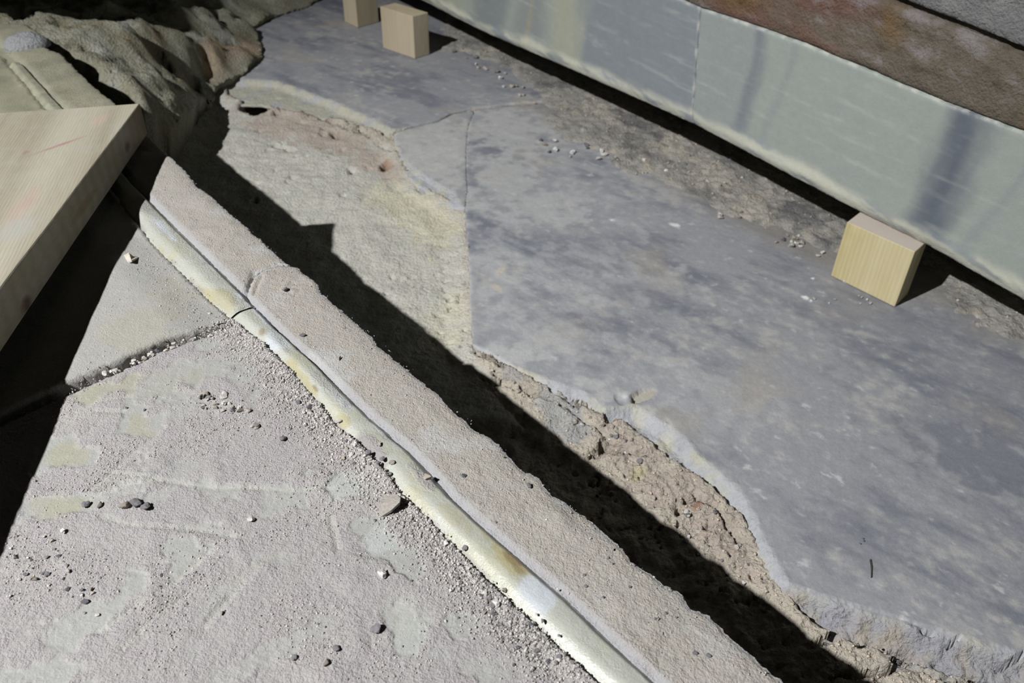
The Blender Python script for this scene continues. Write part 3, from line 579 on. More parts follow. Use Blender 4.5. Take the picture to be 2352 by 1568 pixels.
# mortar lump at the far end of the yellowish slab
def lump(name, c, r, hz, seed, mat, colr, flat=.9):
    V = []; Fq = []; nu, nv = 28, 10
    for j in range(nv + 1):
        ph = j / nv * math.pi / 2
        for i in range(nu):
            th = i / nu * 2 * math.pi; rr = math.cos(ph) ** flat
            V.append([c[0] + r * rr * math.cos(th), c[1] + r * rr * math.sin(th), c[2] + hz * math.sin(ph)])
    V = np.array(V); nz = fbm(V[:, :2] + V[:, 2:] * .7, 70, 4, seed); V[:, 2] += .0022 * nz; V[:, :2] += .0014 * nz[:, None]
    for j in range(nv):
        for i in range(nu):
            a = j * nu + i; b = j * nu + (i + 1) % nu; Fq.append([a, b, b + nu, a + nu])
    return V, np.array(Fq)
c0 = at(62, 104, H); V, Fq = lump('boss', [c0[0], c0[1], H - .002], .034, .020, 3, None, None)
dd_ = np.linalg.norm(V[:, :2] - at(58, 118, H + .01)[:2], axis=1); V[:, 2] -= .012 * np.exp(-(dd_ / .007) ** 2)
boss = mesh_obj('mortar_dab', V, Fq, M_mortar, far, np.tile(lin((146, 148, 149)), (len(V), 1)), np.tile([1.2, .9, 0], (len(V), 1)))
boss['label'] = 'round grey dab of mortar with a small dark hole'

# ------------------------------------------------------------------ the marble-faced wall
a1 = -1.36987755; b1 = 2.62724336 * S
WD = np.array([1, a1]); WD /= np.linalg.norm(WD); WN = np.array([-WD[1], WD[0]]); W0 = WN * (WN @ np.array([0, b1]))
WF = -WN if (W0 @ WN) > 0 else WN        # towards the room
def wall_map(thick):
    def f(V):   # V = (along, height, relief out of the wall)
        Q = W0 + V[:, :1] * WD + V[:, 2:3] * WF
        return np.column_stack([Q, V[:, 1]])
    return f
def wgrid(x0, x1, z0, z1, st=.004):
    xs = [x0]
    while xs[-1] < x1: xs.append(xs[-1] + st * (1.0 if xs[-1] > -1.2 else 1.6))
    A, B = np.meshgrid(np.array(xs), np.arange(z0, z1, st)); return np.stack([A, B], -1).reshape(-1, 2)
U = lambda L: np.array(L, float) * S
LOW = U([(-3.6, .150), (-3.1, .150), (-2.678, .147), (-2.352, .141), (-1.803, .156), (-1.366, .163), (-.866, .142), (-.695, .1395), (-.483, .124), (-.2, .098), (.3, .05)])
TOP = U([(-3.6, .45), (-2.0, .449), (-1.465, .446), (-1.399, .442), (-1.273, .443), (-1.094, .442), (-.922, .433), (-.759, .423), (-.602, .420), (-.2, .40), (.3, .37)])
MID = U([(-3.6, .60), (-2.0, .59), (-.929, .566), (-.779, .553), (-.652, .541), (-.2, .51), (.3, .47)])
def seg(L, x0, x1):
    p = [(x0, np.interp(x0, L[:, 0], L[:, 1]))] + [tuple(q) for q in L if x0 < q[0] < x1] + [(x1, np.interp(x1, L[:, 0], L[:, 1]))]
    return np.array(p)
wall = bpy.data.objects.new('wall_right', None); scene.collection.objects.link(wall); wall['kind'] = 'structure'; wall['label'] = 'low wall faced with grey-green marble panels, resting on wooden blocks'
wall.location = (W0[0], W0[1], 0)
def wp(o): o.matrix_parent_inverse = wall.matrix_basis.inverted(); return o
def panel(name, outline, seed, bands, label):
    lowz = lambda P: P[:, 1] - np.interp(P[:, 0], LOW[:, 0], LOW[:, 1])
    def top(P, db):
        lz = lowz(P) + .003 * fbm(P, 14, 4, seed, .5, (0, 2.))
        z = .0003 * fbm(P, 30, 3, seed) - .0015 * (1 - sst(0, .003, db))
        z -= .006 * (1 - sst(-.002, .017, lz)) ** 1.2
        z -= .0011 * sst(.3, .8, fbm(P, 40, 3, seed + 4, .5, (-.5, 4))) * sst(.05, .0, lz)
        return z
    def look(P, db, z):
        n = fbm(P, 9, 4, seed + 1, .5, (math.radians(80), 2.5)); n2 = fbm(P, 90, 4, seed + 2, .6, (math.radians(-4), 16.0)); n3 = fbm(P, 40, 4, seed + 3)
        c = np.tile(lin((144, 150, 144)), (len(P), 1))
        for x0, x1, colr, k in bands:
            x = P[:, 0] / S + .05 * n - .05 * (P[:, 1] / S - .3)
            c = mixc(c, lin(colr), sst(x0 - min(.05, (x1 - x0) * .7), x0 + min(.05, (x1 - x0) * .5), x) * sst(x1 + min(.05, (x1 - x0) * .7), x1 - min(.05, (x1 - x0) * .5), x) * k * .85)
        c = mixc(c, lin((184, 188, 180)), sst(.15, .9, n2) * .28)
        c = mixc(c, lin((140, 146, 150)), sst(.25, .8, -n2 + .3 * n) * .25)
        lz = lowz(P) + .004 * fbm(P, 12, 3, seed + 6)
        c = mixc(c, mixc(np.tile(lin((204, 203, 184)), (len(P), 1)), lin((140, 146, 150)), sst(.0, .5, fbm(P, 55, 4, seed + 7, .5, (-.12, 5)))), sst(.032, .016, lz + .008 * fbm(P, 10, 3, seed + 9)) * .62)
        c = mixc(c, lin((226, 224, 214)), sst(.0032, .001, db) * sst(-.4, .6, fbm(P, 60, 3, seed + 8)) * .4)
        return c * (1 + .03 * n3)[:, None], np.column_stack([.35 + .5 * sst(.02, .01, lz), np.full(len(P), .6), z * 0])
    g = wgrid(outline[:, 0].min(), outline[:, 0].max(), outline[:, 1].min(), outline[:, 1].max(), .0035)
    o = patch(name, outline, top, look, M_wall, pts=g, step=.003, jit=.0007, jfreq=60, seed=seed, depth=.11, mapf=wall_map(0), parent=wall)
    o['label'] = label; return wp(o)
jx0, jx1 = -1.368 * S, -1.399 * S
o1 = np.vstack([seg(LOW, -3.3 * S, jx0 - .0007), seg(TOP, -3.3 * S, jx1 - .0007)[::-1]])
o2 = np.vstack([seg(LOW, jx0 + .0007, .2 * S), seg(TOP, jx1 + .0007, .2 * S)[::-1]])
panel('marble_panel', o1, 101, [(-3.2, -2.45, (158, 160, 138), .6), (-2.35, -2.22, (104, 110, 116), .7), (-2.15, -2.02, (112, 116, 122), .6), (-1.98, -1.85, (158, 158, 134), .6), (-1.84, -1.30, (114, 119, 129), .85), (-2.1, -2.08, (160, 150, 110), .5)], 'left marble panel with vertical olive and blue-grey bands')
panel('marble_panel', o2, 111, [(-1.40, -1.22, (134, 140, 140), .8), (-1.235, -1.205, (104, 110, 118), .8), (-1.14, -1.12, (120, 128, 132), .35), (-.735, -.685, (76, 84, 98), 1.0), (-.62, -.60, (120, 128, 134), .4)], 'right marble panel, pale grey-green with one dark vertical vein')
# stained course above
def course(name, outline, kind, seed, rec, label):
    def top(P, db):
        z = rec + .0016 * fbm(P, 16, 4, seed, .5, (-.1, 2.5)) + .0007 * fbm(P, 120, 3, seed + 1) + .0014 * sst(.1, .5, fbm(P, 30, 3, seed + 5, .5, (-.15, 2.5)))
        return z - .003 * (1 - sst(0, .006, db))
    def look(P, db, z):
        n = fbm(P, 14, 4, seed + 2, .5, (-.1, 3.)); n2 = fbm(P, 60, 4, seed + 3, .6, (-.15, 3.)); n3 = fbm(P, 7, 3, seed + 4)
        if kind == 0:
            zr = (P[:, 1] - np.interp(P[:, 0], TOP[:, 0], TOP[:, 1])) / (.12 * S)
            c = np.tile(lin((132, 122, 108)), (len(P), 1)); c = mixc(c, lin((140, 96, 84)), sst(-.1, .7, n - .5 + 1.0 * sst(.45, .05, np.abs(P[:, 0] / S + 1.20))) * .6)
            c = mixc(c, lin((140, 112, 66)), sst(.1, .7, n3 + .3 * n) * .65); c = mixc(c, lin((168, 162, 166)), sst(.1, .7, n2 + .5 * zr - .3) * .6)
            c = mixc(c, lin((84, 72, 58)), sst(.3, .9, -n2 + .3 * n) * .7)
        else:
            c = np.tile(lin((150, 152, 150)), (len(P), 1)); c = mixc(c, lin((180, 182, 176)), sst(.1, .8, n2) * .6)
        return c * (.64 + .12 * n2)[:, None], np.column_stack([np.full(len(P), 1.0), np.full(len(P), .8), z * 0])
    g = wgrid(outline[:, 0].min(), outline[:, 0].max(), outline[:, 1].min(), outline[:, 1].max(), .0045)
    o = patch(name, outline, top, look, M_mortar, pts=g, step=.004, jit=.0006, jfreq=40, seed=seed, depth=.115, mapf=wall_map(0), parent=wall); o['label'] = label; return wp(o)
oc = np.vstack([seg(TOP + [0, .0016], -3.3 * S, .2 * S), seg(MID, -3.3 * S, .2 * S)[::-1]])
course('stone_course', oc, 0, 121, -.0012, 'brown-red stained stone course with flaking whitish crust')
ou = np.vstack([seg(MID + [0, .0095], -3.3 * S, .2 * S), seg(MID + [0, .2], -3.3 * S, .2 * S)[::-1]])
course('stone_course', ou, 1, 131, .001, 'grey stone course above the dark horizontal groove')
core = np.vstack([seg(LOW + [0, .06], -3.3 * S, .2 * S), seg(MID + [0, .15], -3.3 * S, .2 * S)[::-1]])
def flat_look(P, db, z): return np.tile(DIRT * .6, (len(P), 1)), np.tile([1., .95, 0], (len(P), 1))
o = patch('masonry_core', core, lambda P, db: P[:, 0] * 0 - .014, flat_look, M_mortar, pts=wgrid(-3.3 * S, .2 * S, .1, .5, .05), step=.05, depth=.12, mapf=wall_map(0), parent=wall); wp(o)

# ------------------------------------------------------------------ timber
M_plank = wood('pine_plank', (138, 131, 112), (174, 169, 154), 600, stretch=(1, .035, 1), bump=.2, spots=(164, 161, 155), ringw=.16)
M_block = wood('pine_block', (176, 162, 116), (198, 188, 154), 300, stretch=(1, 1, .05), bump=.15, spots=(205, 192, 150), ringw=.2, dusttop=(190, 180, 174))
M_block2 = wood('pale_pine_block', (172, 158, 132), (188, 178, 156), 260, stretch=(1, 1, .06), bump=.12, spots=(182, 166, 144), ringw=.15)
import bmesh
def solid(name, corners, mat, seg_=1, bev=.0015, parent=None, cuts=1, wob=0.0, seed=0, colf=None):
    """corners: 4 bottom + 4 top points (metres); origin set at the centre of the bottom, local axes along the piece"""
    c = np.array(corners); o0 = c[:4].mean(0); ex = c[1] - c[0]; ex = ex / np.linalg.norm(ex); ez = np.cross(ex, c[3] - c[0]); ez /= np.linalg.norm(ez)
    if ez[2] < 0: ez = -ez
    ey = np.cross(ez, ex); B = np.array([ex, ey, ez]); q = (c - o0) @ B.T
    bm = bmesh.new(); vs = [bm.verts.new(v) for v in q]
    for f in ((0, 3, 2, 1), (4, 5, 6, 7), (0, 1, 5, 4), (1, 2, 6, 5), (2, 3, 7, 6), (3, 0, 4, 7)): bm.faces.new([vs[i] for i in f])
    bmesh.ops.recalc_face_normals(bm, faces=bm.faces)
    bmesh.ops.bevel(bm, geom=list(bm.edges), offset=bev, segments=3, profile=.6, affect='EDGES')
    if cuts > 1:
        bmesh.ops.subdivide_edges(bm, edges=[e_ for e_ in bm.edges if e_.calc_length() > .01], cuts=cuts, use_grid_fill=True)
    if wob:
        P = np.array([v.co[:] for v in bm.verts]); nz = fbm(P[:, :2] + P[:, 2:] * .6, 30, 3, seed); nz2 = fbm(P[:, 1:] + P[:, :1] * .6, 30, 3, seed + 1)
        for v, a_, b_ in zip(bm.verts, nz, nz2): v.co.x += wob * a_; v.co.z += wob * b_ * .6
    me = bpy.data.meshes.new(name); bm.to_mesh(me); bm.free(); me.materials.append(mat)
    P = np.array([v.co[:] for v in me.vertices]); col = colf(P) if colf else np.ones((len(P), 3))
    a = me.color_attributes.new('Col', 'FLOAT_COLOR', 'POINT'); a.data.foreach_set('color', np.concatenate([col, np.ones((len(col), 1))], 1).astype(np.float32).ravel())
    for p in me.polygons: p.use_smooth = False
    o = bpy.data.objects.new(name, me); scene.collection.objects.link(o)
    Mx = Matrix.Identity(4)
    for r_ in range(3):
        Mx[r_][0] = ex[r_]; Mx[r_][1] = ey[r_]; Mx[r_][2] = ez[r_]; Mx[r_][3] = o0[r_]
    o.matrix_world = Mx
    if parent: o.parent = parent
    return o
def block(FL, FR, BR, hgt, mat, label, depth=None, group=None, seed=0, zb=0.0, colf=None):
    a, b, c = at(*FL, zb), at(*FR, zb), at(*BR, zb); wv = c - b
    if depth: wv = wv / np.linalg.norm(wv) * depth
    lo4 = [a, b, b + wv, a + wv]; up = np.array([0, 0, hgt])
    o = solid('wooden_block', lo4 + [q + up for q in lo4], mat, bev=.0014, cuts=5, wob=.0003, seed=seed, colf=colf)
    return tag(o, label, 'block', 'wooden packing blocks under the wall')
zb = .0008
bk = block((1908, 633), (2055, 705), (2084, 677), .089, M_block, 'yellowish pine block with a dusty top, under the wall at the right', depth=None, seed=1, zb=zb)
def block_dust(FLt, name='dust_layer'):
    pass
block((880, 110), (953, 135), (987, 125), .095, M_block2, 'pale pine block in front of its neighbour, at the top of the photo', depth=None, seed=2, zb=zb)
block((792, 50), (822, 64), (872, 50), .095, M_block2, 'pine block partly hidden behind the other one and cut by the upper frame', depth=.07, seed=3, zb=zb)
# a film of pinkish mortar dust on the near block's top
tp = [at(*q, zb + .089 + .0002) for q in ((1944, 508), (2102, 580), (2128, 558), (1966, 482))]

# plank: laid across the moulding, its outer end lifted a little
A = np.array([-.705, 1.4853, .3999]) * S; Bp = np.array([-.6198, .8223, .4311]) * S
along = (Bp - A); L_ = np.linalg.norm(along); along /= L_
wv = at(0, 259, A[2]) - A; wv /= np.linalg.norm(wv)
wdt = .42; ln = .80; th = .0385
nrm = np.cross(wv, along); nrm = nrm if nrm[2] > 0 else -nrm; nrm /= np.linalg.norm(nrm)
t4 = [A, A + along * ln, A + along * ln + wv * wdt, A + wv * wdt]
def plank_col(P):          # the sawn sides are browner than the planed faces
    side = (np.abs(P[:, 0] - P[:, 0].max()) < .0016) | (np.abs(P[:, 0] - P[:, 0].min()) < .0016)
    return np.where(side[:, None], np.array([[.55, .44, .30]]), 1.0)
pc = [q - nrm * th for q in t4] + t4
ex_ = along
plank = solid('wooden_plank', [pc[0], pc[3], pc[2], pc[1], pc[4], pc[7], pc[6], pc[5]], M_plank, bev=.0022, cuts=9, wob=.0006, seed=4, colf=plank_col)
tag(plank, 'thick wide pine plank lying across the moulded slab at the left edge', 'plank')
plank['label'] = 'thick wide pine plank lying across the moulded slab at the left edge'

# stone lintel on a pier, added out of view to shade the rubble
def toward(px, py, k):
    p = at(px, py, .28 * S); return p + k * (LAMP - p)
e0, e1 = toward(-250, 50, .12), toward(215, 28, .12); back = np.array([-.10, .60, 0]) * S; e0 = e0 + (e0 - e1) * .6
lt = bpy.data.objects.new('shade_blocker', None); scene.collection.objects.link(lt); tag(lt, 'stone lintel on a pier, added unseen outside the upper left corner to shade the rubble', 'blocker')
lo4 = [e0, e1, e1 + back, e0 + back]
M_blocker = wood('blocker_stone', (130, 126, 116), (160, 156, 146), 60, stretch=(1, 1, 1), bump=.3, spots=(140, 136, 126))
q_ = [p + np.array([0, 0, .09]) for p in lo4]; ob = solid('blocker_beam', lo4 + q_, M_blocker, bev=.006, cuts=6, wob=.003, seed=8, parent=lt)
p0 = e0 + np.array([-.02, .02, 0]); w_ = (e1 - e0) / np.linalg.norm(e1 - e0) * .14; d_ = np.array([0, .2, 0])
f4 = [p0, p0 + w_, p0 + w_ + d_, p0 + d_]; g4 = [np.array([p[0], p[1], -.03]) for p in f4]; t4_ = [np.array([p[0], p[1], e0[2] - .001]) for p in f4]
solid('prop', g4 + t4_, M_blocker, bev=.006, cuts=6, wob=.003, seed=9, parent=lt)

def mark(mat, o, c, along_, length, width, colr, strength=.6):
    """a stain or knot of its own shape, placed in the piece's own coordinates"""
    nt = mat.node_tree; L = nt.links.new; b = nt.nodes['Principled BSDF']; Mi = o.matrix_world.inverted(); p = Mi @ Vector(c); q = Mi.to_3x3() @ Vector(along_)
    tc = N(nt, 'ShaderNodeTexCoord'); sub = N(nt, 'ShaderNodeVectorMath', operation='SUBTRACT'); L(tc.outputs['Object'], sub.inputs[0]); sub.inputs[1].default_value = p
    wn = N(nt, 'ShaderNodeTexNoise', Scale=90.0, Detail=3.0); L(tc.outputs['Object'], wn.inputs['Vector'])
    q.normalize(); other = Vector((0, 0, 1)).cross(q) if abs(q.z) < .8 else Vector((1, 0, 0)).cross(q); other.normalize(); third = q.cross(other)
    tot = None
    for ax_, rr in ((q, length), (other, width), (third, max(width, .004))):
        d = N(nt, 'ShaderNodeVectorMath', operation='DOT_PRODUCT'); L(sub.outputs[0], d.inputs[0]); d.inputs[1].default_value = ax_ / rr
        sq = N(nt, 'ShaderNodeMath', operation='MULTIPLY'); L(d.outputs['Value'], sq.inputs[0]); L(d.outputs['Value'], sq.inputs[1])
        if tot is None: tot = sq
        else:
            ad = N(nt, 'ShaderNodeMath', operation='ADD'); L(tot.outputs[0], ad.inputs[0]); L(sq.outputs[0], ad.inputs[1]); tot = ad
    ad = N(nt, 'ShaderNodeMath', operation='MULTIPLY_ADD'); L(wn.outputs[0], ad.inputs[0]); ad.inputs[1].default_value = .9; L(tot.outputs[0], ad.inputs[2])
    mr = N(nt, 'ShaderNodeMapRange'); mr.inputs[1].default_value = 1.4; mr.inputs[2].default_value = .5; mr.inputs[4].default_value = strength; L(ad.outputs[0], mr.inputs[0])
    mx = N(nt, 'ShaderNodeMix', data_type='RGBA'); src = b.inputs['Base Color'].links[0].from_socket; L(mr.outputs[0], mx.inputs[0]); L(src, mx.inputs[6]); mx.inputs[7].default_value = (*lin(colr), 1); L(mx.outputs[2], b.inputs['Base Color'])
def on_plank(px, py):
    d = R @ np.array([px - CX, py - CY, F]); return CAM + d * (nrm @ (A - CAM)) / (nrm @ d)
nside = np.cross(along, nrm); nside /= np.linalg.norm(nside)
def on_side(px, py):
    d = R @ np.array([px - CX, py - CY, F]); return CAM + d * (nside @ (A - CAM)) / (nside @ d)
m0, m1 = on_plank(90, 350), on_plank(180, 318); mark(M_plank, plank, (m0 + m1) / 2, m1 - m0, .042, .0035, (150, 110, 116), .7)
m0, m1 = on_plank(60, 350), on_plank(66, 346); mark(M_plank, plank, m0, m1 - m0, .006, .004, (140, 112, 116), .6)
mark(M_plank, plank, on_plank(55, 470), along, .05, .012, (176, 140, 130), .35); mark(M_plank, plank, on_plank(230, 275), along, .03, .01, (190, 160, 140), .3)
mark(M_plank, plank, on_plank(35, 525), along, .03, .02, (160, 160, 158), .5)
mark(M_plank, plank, on_side(293, 337), along, .011, .007, (84, 60, 40), .75); mark(M_plank, plank, on_side(62, 700), along, .014, .009, (84, 62, 42), .8); mark(M_plank, plank, on_side(196, 470), along, .05, .006, (130, 104, 72), .5)

# ------------------------------------------------------------------ stones, crumbs and grit
def ico(sub=1):
    bm = bmesh.new(); bmesh.ops.create_icosphere(bm, subdivisions=sub, radius=1.0); V = np.array([v.co[:] for v in bm.verts]); Fc = np.array([[v.index for v in f.verts] for f in bm.faces]); bm.free(); return V, Fc
V0, F0 = ico(1); V1, F1 = ico(2)
def rockverts(V, seed, flat=.7):
    r = np.random.default_rng(seed); k = V * (1 + .28 * np.sin(V @ r.normal(size=(3, 3)) * 2.2).sum(1, keepdims=True) / 1.6)
    for _ in range(4):
        d = r.normal(size=3); d /= np.linalg.norm(d); c = r.uniform(.45, .8); pr = k @ d; k = k - np.maximum(0, pr - c)[:, None] * d
    return k * np.array([1, r.uniform(.65, .95), r.uniform(.5, .8) * flat / .7])
def rockmesh(name, seed, colr, sub=2):
    V, Fc = (V1, F1) if sub == 2 else (V0, F0); k = rockverts(V, seed)
    me = bpy.data.meshes.new(name); me.from_pydata([tuple(v) for v in k], [], [tuple(f) for f in Fc]); me.materials.append(M_grit)
    col = np.tile(lin(colr), (len(k), 1)) * (1 + .06 * np.random.default_rng(seed).normal(size=(len(k), 1)))
    for nm, arr in (('Col', col), ('Prm', np.tile([0., .92, 0], (len(k), 1)))):
        a = me.color_attributes.new(nm, 'FLOAT_COLOR', 'POINT'); a.data.foreach_set('color', np.concatenate([arr, np.ones((len(k), 1))], 1).astype(np.float32).ravel())
    return me
PALE = [rockmesh('pebble', s, c) for s, c in ((1, (184, 180, 175)), (2, (166, 160, 154)), (3, (202, 201, 198)), (4, (160, 153, 142)))]
DARK = [rockmesh('pebble', s, c) for s, c in ((5, (120, 118, 120)), (6, (98, 98, 102)), (7, (140, 132, 124)))]
pxm = lambda px, py, z: np.linalg.norm(at(px + 1, py, z) - at(px, py, z))     # metres per photo pixel there
def top_at(px, py, level):
    z0 = H if level == 'slab' else 0.0
    p = at(px, py, z0)
    if level == 'slab':
        s_, t_, a_, b_ = slab_parts(p[None, :2]); z = slab_z(p[None, :2])[0]
        if a_[0] < t_[0] < b_[0]: z = H + .004 if .15 < (t_[0] - a_[0]) / (b_[0] - a_[0]) < .9 else H + .0015
        if level == 'slab' and dline(p[None, :2], jl[:11])[0] < .004: z = H - .004
    elif level == 'floor': z = float(floor_z(p[None, :2])[0])
    elif level == 'rub': z = float(rub_z(p[None, :2], np.array([1.]))[0])
    else: z = .0008
    return np.array([p[0], p[1], z])
def pebble(px, py, dia, pool, label, group=None, level='slab', name='pebble', k=None):
    me = pool[k if k is not None else random.randrange(len(pool))]; p = top_at(px, py, level)
    o = bpy.data.objects.new(name, me); r = dia * .5 * pxm(px, py, p[2]); s = r * 1.08
    o.scale = (s, s, s); o.rotation_euler = (random.uniform(-.3, .3), random.uniform(-.3, .3), random.uniform(0, 6.28)); o.location = (p[0], p[1], p[2] + s * .42)
    scene.collection.objects.link(o); tag(o, label, 'pebble', group); return o
# single stones
uni = [(878, 1325, 30, PALE, 'lone white pebble in the middle of the foreground slab, throwing a short shadow', 2), (579, 1194, 20, PALE, 'round whitish pebble right of the curved scratch in the dust', 0),
       (146, 1223, 18, PALE, 'small pale round pebble in the dust near the left shadow edge', 2), (264, 850, 24, PALE, 'biggest white stone sitting in the cross joint', 2), (245, 862, 18, PALE, 'chip of stone just left of the biggest one in the cross joint', 0),
       (588, 982, 22, PALE, 'pale pebble with a dark shadow below the row of crumbs', 1), (650, 1012, 18, DARK, 'grey pebble alone left of the moulding, below the crumbs', 0), (712, 937, 16, DARK, 'dark grit pebble close beside the moulding, above the crumbs', 1),
       (570, 945, 18, PALE, 'last crumb at the right end of the row of crumbs', 1), (752, 1525, 22, DARK, 'dark brown pebble near the bottom edge of the photo', 2), (774, 1494, 18, DARK, 'flat dark pebble just above the brown one at the bottom edge', 0), (862, 1448, 26, DARK, 'oblong bluish-grey pebble beside the bare marble patch', 0),
       (1065, 1098, 14, DARK, 'small black pebble on the dusty strip right of the moulding', 1), (1215, 1122, 14, DARK, 'blue-grey pebble on the dusty strip near its broken edge', 0), (1035, 1092, 0, DARK, '', 0), (982, 1106, 20, PALE, 'yellowish pebble resting on top of the moulding', 3),
       (1036, 1358, 16, PALE, 'tiny white chip between the moulding and the lone white pebble', 2), (1025, 1250, 18, PALE, 'bright white crumb against the foot of the moulding', 2), (1140, 1392, 24, PALE, 'bright white chip among the dark grit below the moulding', 2), (1245, 1435, 14, DARK, 'brownish pebble at the foot of the glossy moulding stretch', 2),
       (310, 1160, 0, DARK, '', 0), (198, 1382, 18, DARK, 'dark pebble at the lower right of the grit patch by the left edge', 1), (80, 1332, 14, DARK, 'brown pebble in the middle of the grit patch by the left edge', 2), (370, 1322, 10, DARK, 'black speck of stone at the end of the smooth arc', 1), (510, 1410, 12, DARK, 'brown crumb above the bottom left bare streak', 2),
       (333, 943, 8, DARK, 'tiny dark pebble on the bare yellow patch', 1), (291, 938, 8, DARK, 'tiny dark pebble left of the bare yellow patch', 1), (1596, 1504, 13, DARK, 'dark round grain on the dusty strip near the bottom edge, left of its twin', 1), (1627, 1510, 13, DARK, 'dark round grain on the dusty strip near the bottom edge, right of its twin', 1),
       (657, 672, 14, DARK, 'grey crumb in the hollow of the dusty strip', 0), (450, 607, 0, DARK, '', 0), (697, 775, 14, DARK, 'dark crumb at the top of the dusty strip beside the white crust', 1), (780, 830, 12, DARK, 'brown grain on the dusty strip above the long fillet', 2)]
for px, py, d, pool, lab, k in uni:
    if d: pebble(px, py, d * .92, pool, lab, k=k if k < len(pool) else 0)
# clusters
def cluster(pts, dmin, dmax, dark, label, group, level='slab', n=None):
    for px, py in pts:
        dk_ = random.random() < dark
        pebble(px, py, random.uniform(dmin, dmax), DARK if dk_ else PALE, label.replace('@', 'dark grey' if dk_ else 'pale'), group, level)
def along_px(line, n, sp):
    L = np.array(line, float); d = np.concatenate([[0], np.cumsum(np.linalg.norm(np.diff(L, axis=0), axis=1))]); o = []
    for _ in range(n):
        t = random.uniform(0, d[-1]); o.append((np.interp(t, d, L[:, 0]) + random.gauss(0, sp), np.interp(t, d, L[:, 1]) + random.gauss(0, sp)))
    return o
cluster(along_px([(445, 905), (490, 925), (540, 938), (575, 948)], 24, 8), 8, 17, .25, '@ crumb in the short row on the foreground slab', 'row of crumbs on the foreground slab')
cluster(along_px([(690, 935), (760, 990), (840, 1050), (900, 1110)], 34, 14), 7, 14, .25, 'small @ pebble in the band along the middle of the moulding', 'pebbles along the middle of the moulding')
cluster(along_px([(195, 882), (240, 862), (300, 838), (400, 795), (510, 745)], 40, 4), 5, 12, .3, 'small @ pebble lying in the cross joint', 'pebbles in the cross joint')
cluster(along_px([(1040, 1290), (1100, 1370), (1180, 1440), (1290, 1530)], 40, 22), 7, 14, .6, 'small @ pebble in the gritty patch beside the glossy moulding stretch', 'pebbles beside the glossy moulding stretch')
cluster(along_px([(20, 1300), (90, 1290), (160, 1340), (190, 1385)], 30, 30), 7, 13, .5, 'small @ pebble in the grit patch by the left edge', 'pebbles in the left grit patch')
cluster(along_px([(1390, 1250), (1330, 1330), (1450, 1400), (1600, 1500)], 16, 40), 6, 9, .6, 'tiny @ pebble on the near half of the dusty strip', 'tiny pebbles on the dusty strip')
cluster(along_px([(1240, 330), (1420, 345), (1520, 385), (1600, 430), (1690, 515)], 34, 14), 8, 16, .45, '@ mortar crumb on the paving below the dirt band, midway along the wall foot', 'mortar crumbs on the paving near the wall', 'grey')
cluster(along_px([(1040, 125), (1130, 165), (1240, 240)], 18, 9), 7, 13, .3, '@ crumb of mortar right of the pale block at the top', 'mortar crumbs near the far blocks', 'grey')
cluster(along_px([(1930, 640), (1960, 665), (2010, 690), (1880, 690)], 12, 6), 4, 8, .0, 'white crumb at the foot of the yellowish block', 'white crumbs at the yellowish block', 'grey')
cluster(along_px([(1780, 540), (1900, 590)], 14, 9), 8, 16, .5, '@ crumb of mortar just left of the yellowish block', 'mortar crumbs left of the yellowish block', 'grey')
cluster(along_px([(1500, 1120), (1620, 1180), (1720, 1300)], 26, 26), 6, 14, .25, '@ crumb of mortar in the rubble under the broken slab edge', 'crumbs under the broken slab edge', 'floor')
cluster(along_px([(1180, 870), (1300, 930), (1420, 1000), (1520, 1060)], 24, 10), 7, 15, .3, '@ crumb of mortar along the crevice under the slab edge', 'crumbs in the crevice', 'floor')
# dark lumps
for (px, py, d, lab, k) in ((292, 1166, 26, 'left lump of the three grey mortar lumps on the slab', 2), (316, 1162, 26, 'middle lump of the three grey mortar lumps on the slab', 0), (338, 1167, 22, 'right lump of the three grey mortar lumps on the slab', 0), (200, 1160, 18, 'grey mortar lump near the yellow stain by the left shadow', 0), (232, 1162, 18, 'grey mortar lump between the stain and the three lumps', 2), (675, 1514, 14, 'small grey stone above the brown pebble at the bottom', 0)):
    pebble(px, py, d, DARK, lab, name='mortar_lump', k=k)['category'] = 'lump'
# flake standing on edge beside the moulding
def flake(px, py, pts, thick, lift, label, colr, mat=M_grit, name='stone_flake'):
    c = top_at(px, py, 'slab'); V = []
    Q = np.array([at(q[0], q[1], H + q[2]) for q in pts]); n = len(Q)
    V = np.vstack([Q, Q - [0, 0, thick], Q.mean(0)[None] + [0, 0, .001]]); Fc = [[i, (i + 1) % n, 2 * n] for i in range(n)] + [[i, n + i, n + (i + 1) % n, (i + 1) % n] for i in range(n)] + [list(range(2 * n - 1, n - 1, -1))]
    col = np.tile(lin(colr), (len(V), 1)); o = mesh_obj(name, V, Fc, mat, None, col, np.tile([.8, .9, 0], (len(V), 1)), smooth=False)
    return tag(o, label, 'flake')
flake(895, 1160, [(872, 1188, .001), (866, 1160, .001), (880, 1138, .0015), (905, 1134, .006), (920, 1142, .0095), (918, 1153, .0095), (900, 1170, .006)], .0022, 0, 'triangular beige stone flake tilted up beside the moulding', (160, 155, 148))
flake(300, 590, [(278, 598, .001), (284, 586, .004), (296, 580, .011), (306, 588, .006), (318, 590, .003), (302, 598, .009), (290, 602, .003)], .0016, 0, 'jagged splinter at the edge of the plank shadow, catching the light', (198, 190, 178))

